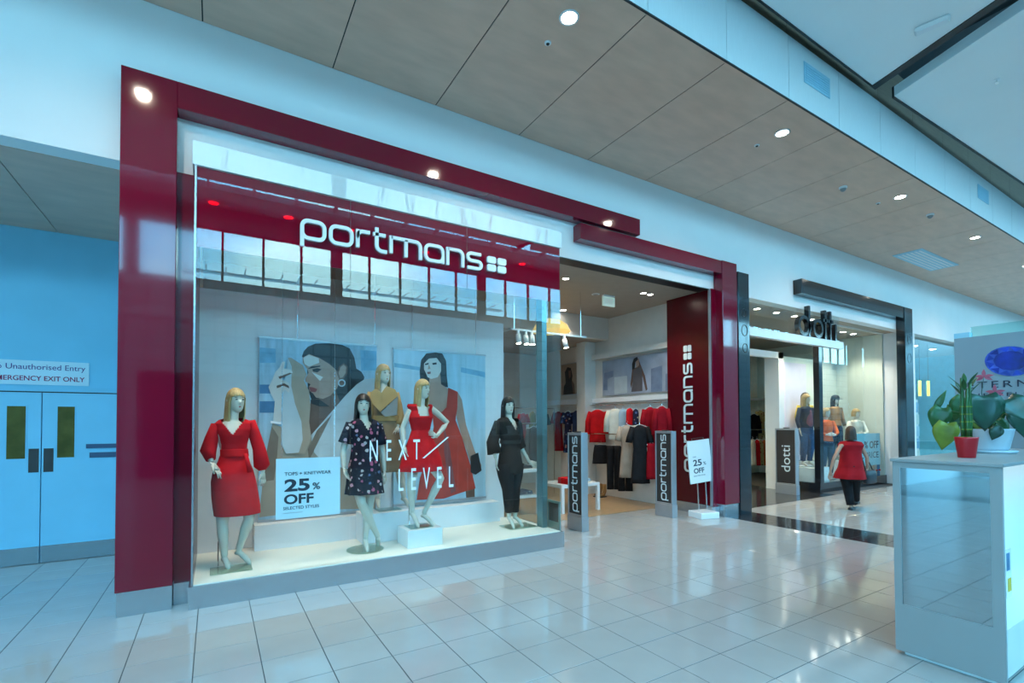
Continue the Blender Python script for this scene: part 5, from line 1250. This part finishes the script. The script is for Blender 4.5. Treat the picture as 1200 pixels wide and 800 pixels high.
MB().lathe([(.06, .12), (.02, .128)], 20).build('soil', 'soil', rp_)
for k in range(5):
    a = 2 * pi * k / 5; c, s_ = .022 * math.cos(a), .022 * math.sin(a)
    st = MB().tube([(c, s_, .11), (c * 1.1, s_ * 1.1, .25), (c, s_, .40 + .04 * (k % 3)), (c * 1.3, s_ * 1.3, .50 + .04 * (k % 3))], [.011, .012, .011, .006], 8).build('cane', 'leaf', rp_, True)
    for q in range(5): MB().lathe([(.0125, -.004), (.0135, 0), (.0125, .004)], 8, (c * 1.08, s_ * 1.08, .15 + .055 * q)).build('node', 'leaf_yellow', st)
for k in range(9):
    a = 2.4 * k; r0 = V((.025 * math.cos(a), .025 * math.sin(a), .44 + .012 * k)) + org
    o = link('leaf', leaf_mesh(.11, .030, False, .1), 'leaf', rp_, True); d = V((math.cos(a) * .5, math.sin(a) * .5, .8)).normalized(); n0 = V((-math.cos(a), -math.sin(a), .6)); n0 = (n0 - d * n0.dot(d)).normalized()
    o.matrix_local = Matrix.Translation(r0 - org) @ Matrix((d, n0.cross(d), n0)).transposed().to_4x4()
p = at(1161, 530, 'Z', kz); org = V((5.55, 1.36, kz)); d2 = (org - CAM).dot(FW)
dW = (at(1161, 520, 'X', 5.55) - CAM).dot(FW); cc = at(1161, 520, 'X', 5.55); org = V((5.55, cc.y, kz))
wp = thing('potted_plant', 'broad-leaved plant in a white planter with saucer on the counter', 'plant', org)
MB().lathe([(.15, 0), (.165, .02), (.155, .024), (.13, .02)], 28).build('saucer', 'pot_white', wp, True)
MB().lathe([(.10, .02), (.115, .04), (.145, .185), (.15, .20), (.138, .20), (.13, .17)], 28).build('pot', 'pot_white', wp, True)
MB().lathe([(.134, .17), (.05, .18)], 24).build('soil', 'soil', wp)
R0 = org + V((0, 0, .18))
def A_(px, py, X): return at(px, py, 'X', X)
for (bx_, by_), (tx_, ty_), wd, m, X, ht in (((1104, 478), (1095, 505), .16, 'leaf', 5.2, True), ((1110, 496), (1104, 527), .17, 'leaf_yellow', 5.05, True), ((1095, 482), (1107, 458), .055, 'leaf', 5.25, False), ((1117, 476), (1122, 506), .12, 'leaf', 5.45, True), ((1152, 464), (1157, 504), .24, 'leaf_blue', 5.2, True), ((1130, 466), (1118, 492), .16, 'leaf', 5.4, True),
        ((1180, 468), (1214, 492), .20, 'leaf_blue', 5.4, True), ((1143, 465), (1136, 480), .12, 'leaf_blue', 5.6, True), ((1172, 498), (1162, 515), .09, 'leaf_blue', 5.4, False), ((1168, 492), (1184, 508), .10, 'leaf', 5.5, True), ((1190, 480), (1205, 512), .16, 'leaf_blue', 5.6, True), ((1140, 492), (1128, 512), .13, 'leaf', 5.6, True), ((1165, 475), (1172, 498), .14, 'leaf', 5.62, True), ((1148, 490), (1155, 508), .14, 'leaf_yellow', 5.5, True)):
    leaf_to(wp, org, R0 + V((random.uniform(-.05, .05), random.uniform(-.05, .05), 0)), A_(bx_, by_, X), A_(tx_, ty_, X - .03), wd, m, ht)
for px, py in ((1153, 441), (1166, 459)):
    t = A_(px, py, 5.55); MB().tube([R0 - org, lerp(R0, t, .6) - org + V((0, .03, .05)), t - org], [.004, .003, .002], 6).build('flower_stem', 'leaf_blue', wp, True)
    for k in range(5):
        a = 2 * pi * k / 5 + .3; o = link('petal', leaf_mesh(.062, .026, False, .1), 'petal', wp, True); d = V((0, math.cos(a), math.sin(a) * .45)); d.normalize(); n0 = V((-1, 0, .2)); n0 = (n0 - d * n0.dot(d)).normalized()
        o.matrix_local = Matrix.Translation(t - org) @ Matrix((d, n0.cross(d), n0)).transposed().to_4x4()

# ---- jewellery kiosk board behind
BX = 6.9
jb = thing('sign_board', 'grey kiosk board with a blue gem emblem and dark lettering', 'sign', (BX, 0, 0))
yl = at(1118, 397, 'X', BX).y; zt = at(1118, 397, 'X', BX).z
MB().box(0, .10, -.5, yl, .0, zt).build('panel', 'board_grey', jb)
ya = at(1136, 397, 'X', BX).y
MB().box(0, .10, ya, yl, zt + .001, zt + .055).build('corner_block', 'vent', jb); MB().box(.03, .045, -.5, ya - .005, zt + .001, zt + .11).build('glass_screen', 'glass_green', jb)
def onb(px, py): q = at(px, py, 'X', BX); return (q.y, q.z)
def ellp(cx, cy, rx, ry, k=26): return [onb(cx + rx * math.cos(2 * pi * i / k), cy + ry * math.sin(2 * pi * i / k)) for i in range(k)]
fnb = lambda off: (lambda a, b, d: (-off - d, a, b))
MB().prism(ellp(1185, 423, 31, 17.5), fnb(.001), .004).build('gem_rim', 'gem_light', jb)
for k in range(12):
    a0 = 2 * pi * k / 12; a1 = a0 + 2 * pi / 12 * .9
    MB().prism([onb(1185 + 29 * math.cos(a0), 423 + 16.3 * math.sin(a0)), onb(1185 + 29 * math.cos(a1), 423 + 16.3 * math.sin(a1)), onb(1185 + 20 * math.cos((a0 + a1) / 2), 423 + 11 * math.sin((a0 + a1) / 2))], fnb(.006), .002).build('gem_facet', ('gem', 'gem_dark', 'gem')[k % 3], jb)
MB().prism(ellp(1185, 422.5, 20.5, 11.5, 12), fnb(.007), .003).build('gem_table', 'gem_dark', jb)
def btext(s, px, y0, y1, pitch_px, n):
    a = at(px, y1, 'X', BX); b = at(px + pitch_px, y1, 'X', BX); h = at(px, y0, 'X', BX).z - a.z; w = abs(a.y - b.y) * n
    text(s, 'ink', jb, -.002, a.y, a.z, w=w, h=h, depth=.004, rot=(0, 0, -pi / 2), space=1.35)
btext('ETERNAL', 1134, 448, 455.5, 14.6, 6.7); btext('JEWELLERS', 1145, 461, 466.5, 10.0, 8.7)
jc = thing('jewellery_counter', 'low white jewellery counter with a black monitor behind the plants', 'counter', (6.6, .9, 0))
MB().box(0, .28, -1.2, .9, 0, 1.0).build('cabinet', 'white_gloss', jc); MB().box(.0, .28, -1.2, .9, 1.0, 1.03).build('counter_top', 'black_gloss', jc)
mo = thing('monitor', 'black monitor standing on the jewellery counter', 'monitor', (6.72, 1.12, 1.03))
MB().box(-.02, .02, -.24, .24, .10, .46, bev=.005).build('screen', 'black', mo); MB().box(-.015, .015, -.03, .03, .0, .12).build('neck', 'black', mo); MB().box(-.06, .06, -.1, .1, 0, .012).build('foot', 'black', mo)

# ================================================================== CEILING FITTINGS
for k in range(-1, 7):
    lab = {-1: 'round soffit downlight in front of the tall red pillar', 0: 'round soffit downlight above the lettered display window', 1: 'round soffit downlight above the fashion shop entrance', 2: 'round soffit downlight above the next shop entrance',
           3: 'round soffit downlight above the next shop display window', 4: 'round soffit downlight above the turquoise shop'}.get(k, 'round soffit downlight beyond the turquoise shop')
    downlight((2.866 + 3.6 * k, 3.62, SZ - .003), .075, lab, 'soffit downlights', 215, (1, .86, .70), size=2.6, blend=1.)
for px, py, lab in ((642, 50, 'small round sensor beside the first soffit downlight'), (887, 170, 'small round sensor on the soffit before the second downlight'), (1029, 238, 'small round sensor on the soffit before the third downlight')):
    p = at(px, py, 'Z', SZ); o = thing('ceiling_sensor', lab, 'sensor', (p.x, p.y, SZ))
    MB().lathe([(.035, 0), (.035, -.008), (.022, -.014)], 16).build('rim', 'white_matte', o, True); MB().lathe([(.020, -.013), (.014, -.022)], 12).build('eye', 'black', o)
for px, py, lab in ((988, 219, 'dark sprinkler head hanging from the brown soffit'), (1090, 251, 'grey security camera dome on the brown soffit')):
    p = at(px, py, 'Z', SZ); o = thing('ceiling_detector', lab, 'detector', (p.x, p.y, SZ))
    MB().lathe([(.06, 0), (.06, -.02), (.05, -.03)], 16).build('base', 'white_matte', o, True); MB().lathe([(.045, -.03), (.04, -.055), (.02, -.075), (.004, -.08)], 16).build('dome', 'grey_plastic', o, True)
a = at(1073, 323, 'Z', SZ); b = at(1160, 322, 'Z', SZ)
o = thing('air_grille', 'pale rectangular air grille in the far soffit panels', 'grille', (14.6, 4.75, SZ))
MB().box(-1.1, 1.1, -.28, .28, -.012, 0).build('frame', 'vent', o)
for k in range(6): MB().box(-1.0, 1.0, -.22 + .08 * k, -.18 + .08 * k, -.02, -.012).build('slat', 'white_matte', o)
for x0, x1, lab in ((6.21, 6.83, 'pale blue air vent on the white fascia above the fashion shop'), (12.26, 12.84, 'pale blue air vent on the white fascia above the next shop')):
    o = thing('air_vent', lab, 'vent', (x0, 3.198, 5.86)); MB().box(0, x1 - x0, -.008, 0, 0, .26).build('frame', 'vent', o)
    for k in range(7): MB().box(.03, x1 - x0 - .03, -.014, -.008, .03 + .03 * k, .045 + .03 * k).build('slat', 'vent', o)
p = at(1092, 27, 'Z', UZ); o = thing('emergency_light', 'white emergency light box under the pale upper ceiling', 'light', (p.x, p.y, UZ), .25)
MB().box(-.06, .06, -.16, .16, -.05, 0, bev=.015).build('housing', 'white_gloss', o); MB().box(-.045, .045, -.14, .14, -.056, -.05, bev=.002).build('diffuser', 'white_matte', o)
for px, py, lab in ((1168, 93, 'small sprinkler under the far pale ceiling raft'),):
    p = at(px, py, 'Z', UZ); o = thing('sprinkler', lab, 'sprinkler', (p.x, p.y, UZ))
    MB().lathe([(.035, 0), (.03, -.01)], 14).build('rosette', 'white_matte', o); MB().tube([(0, 0, -.01), (0, 0, -.05)], .008, 8).build('nozzle', 'chrome', o); MB().lathe([(.02, -.05), (.02, -.054)], 12).build('deflector', 'chrome', o)
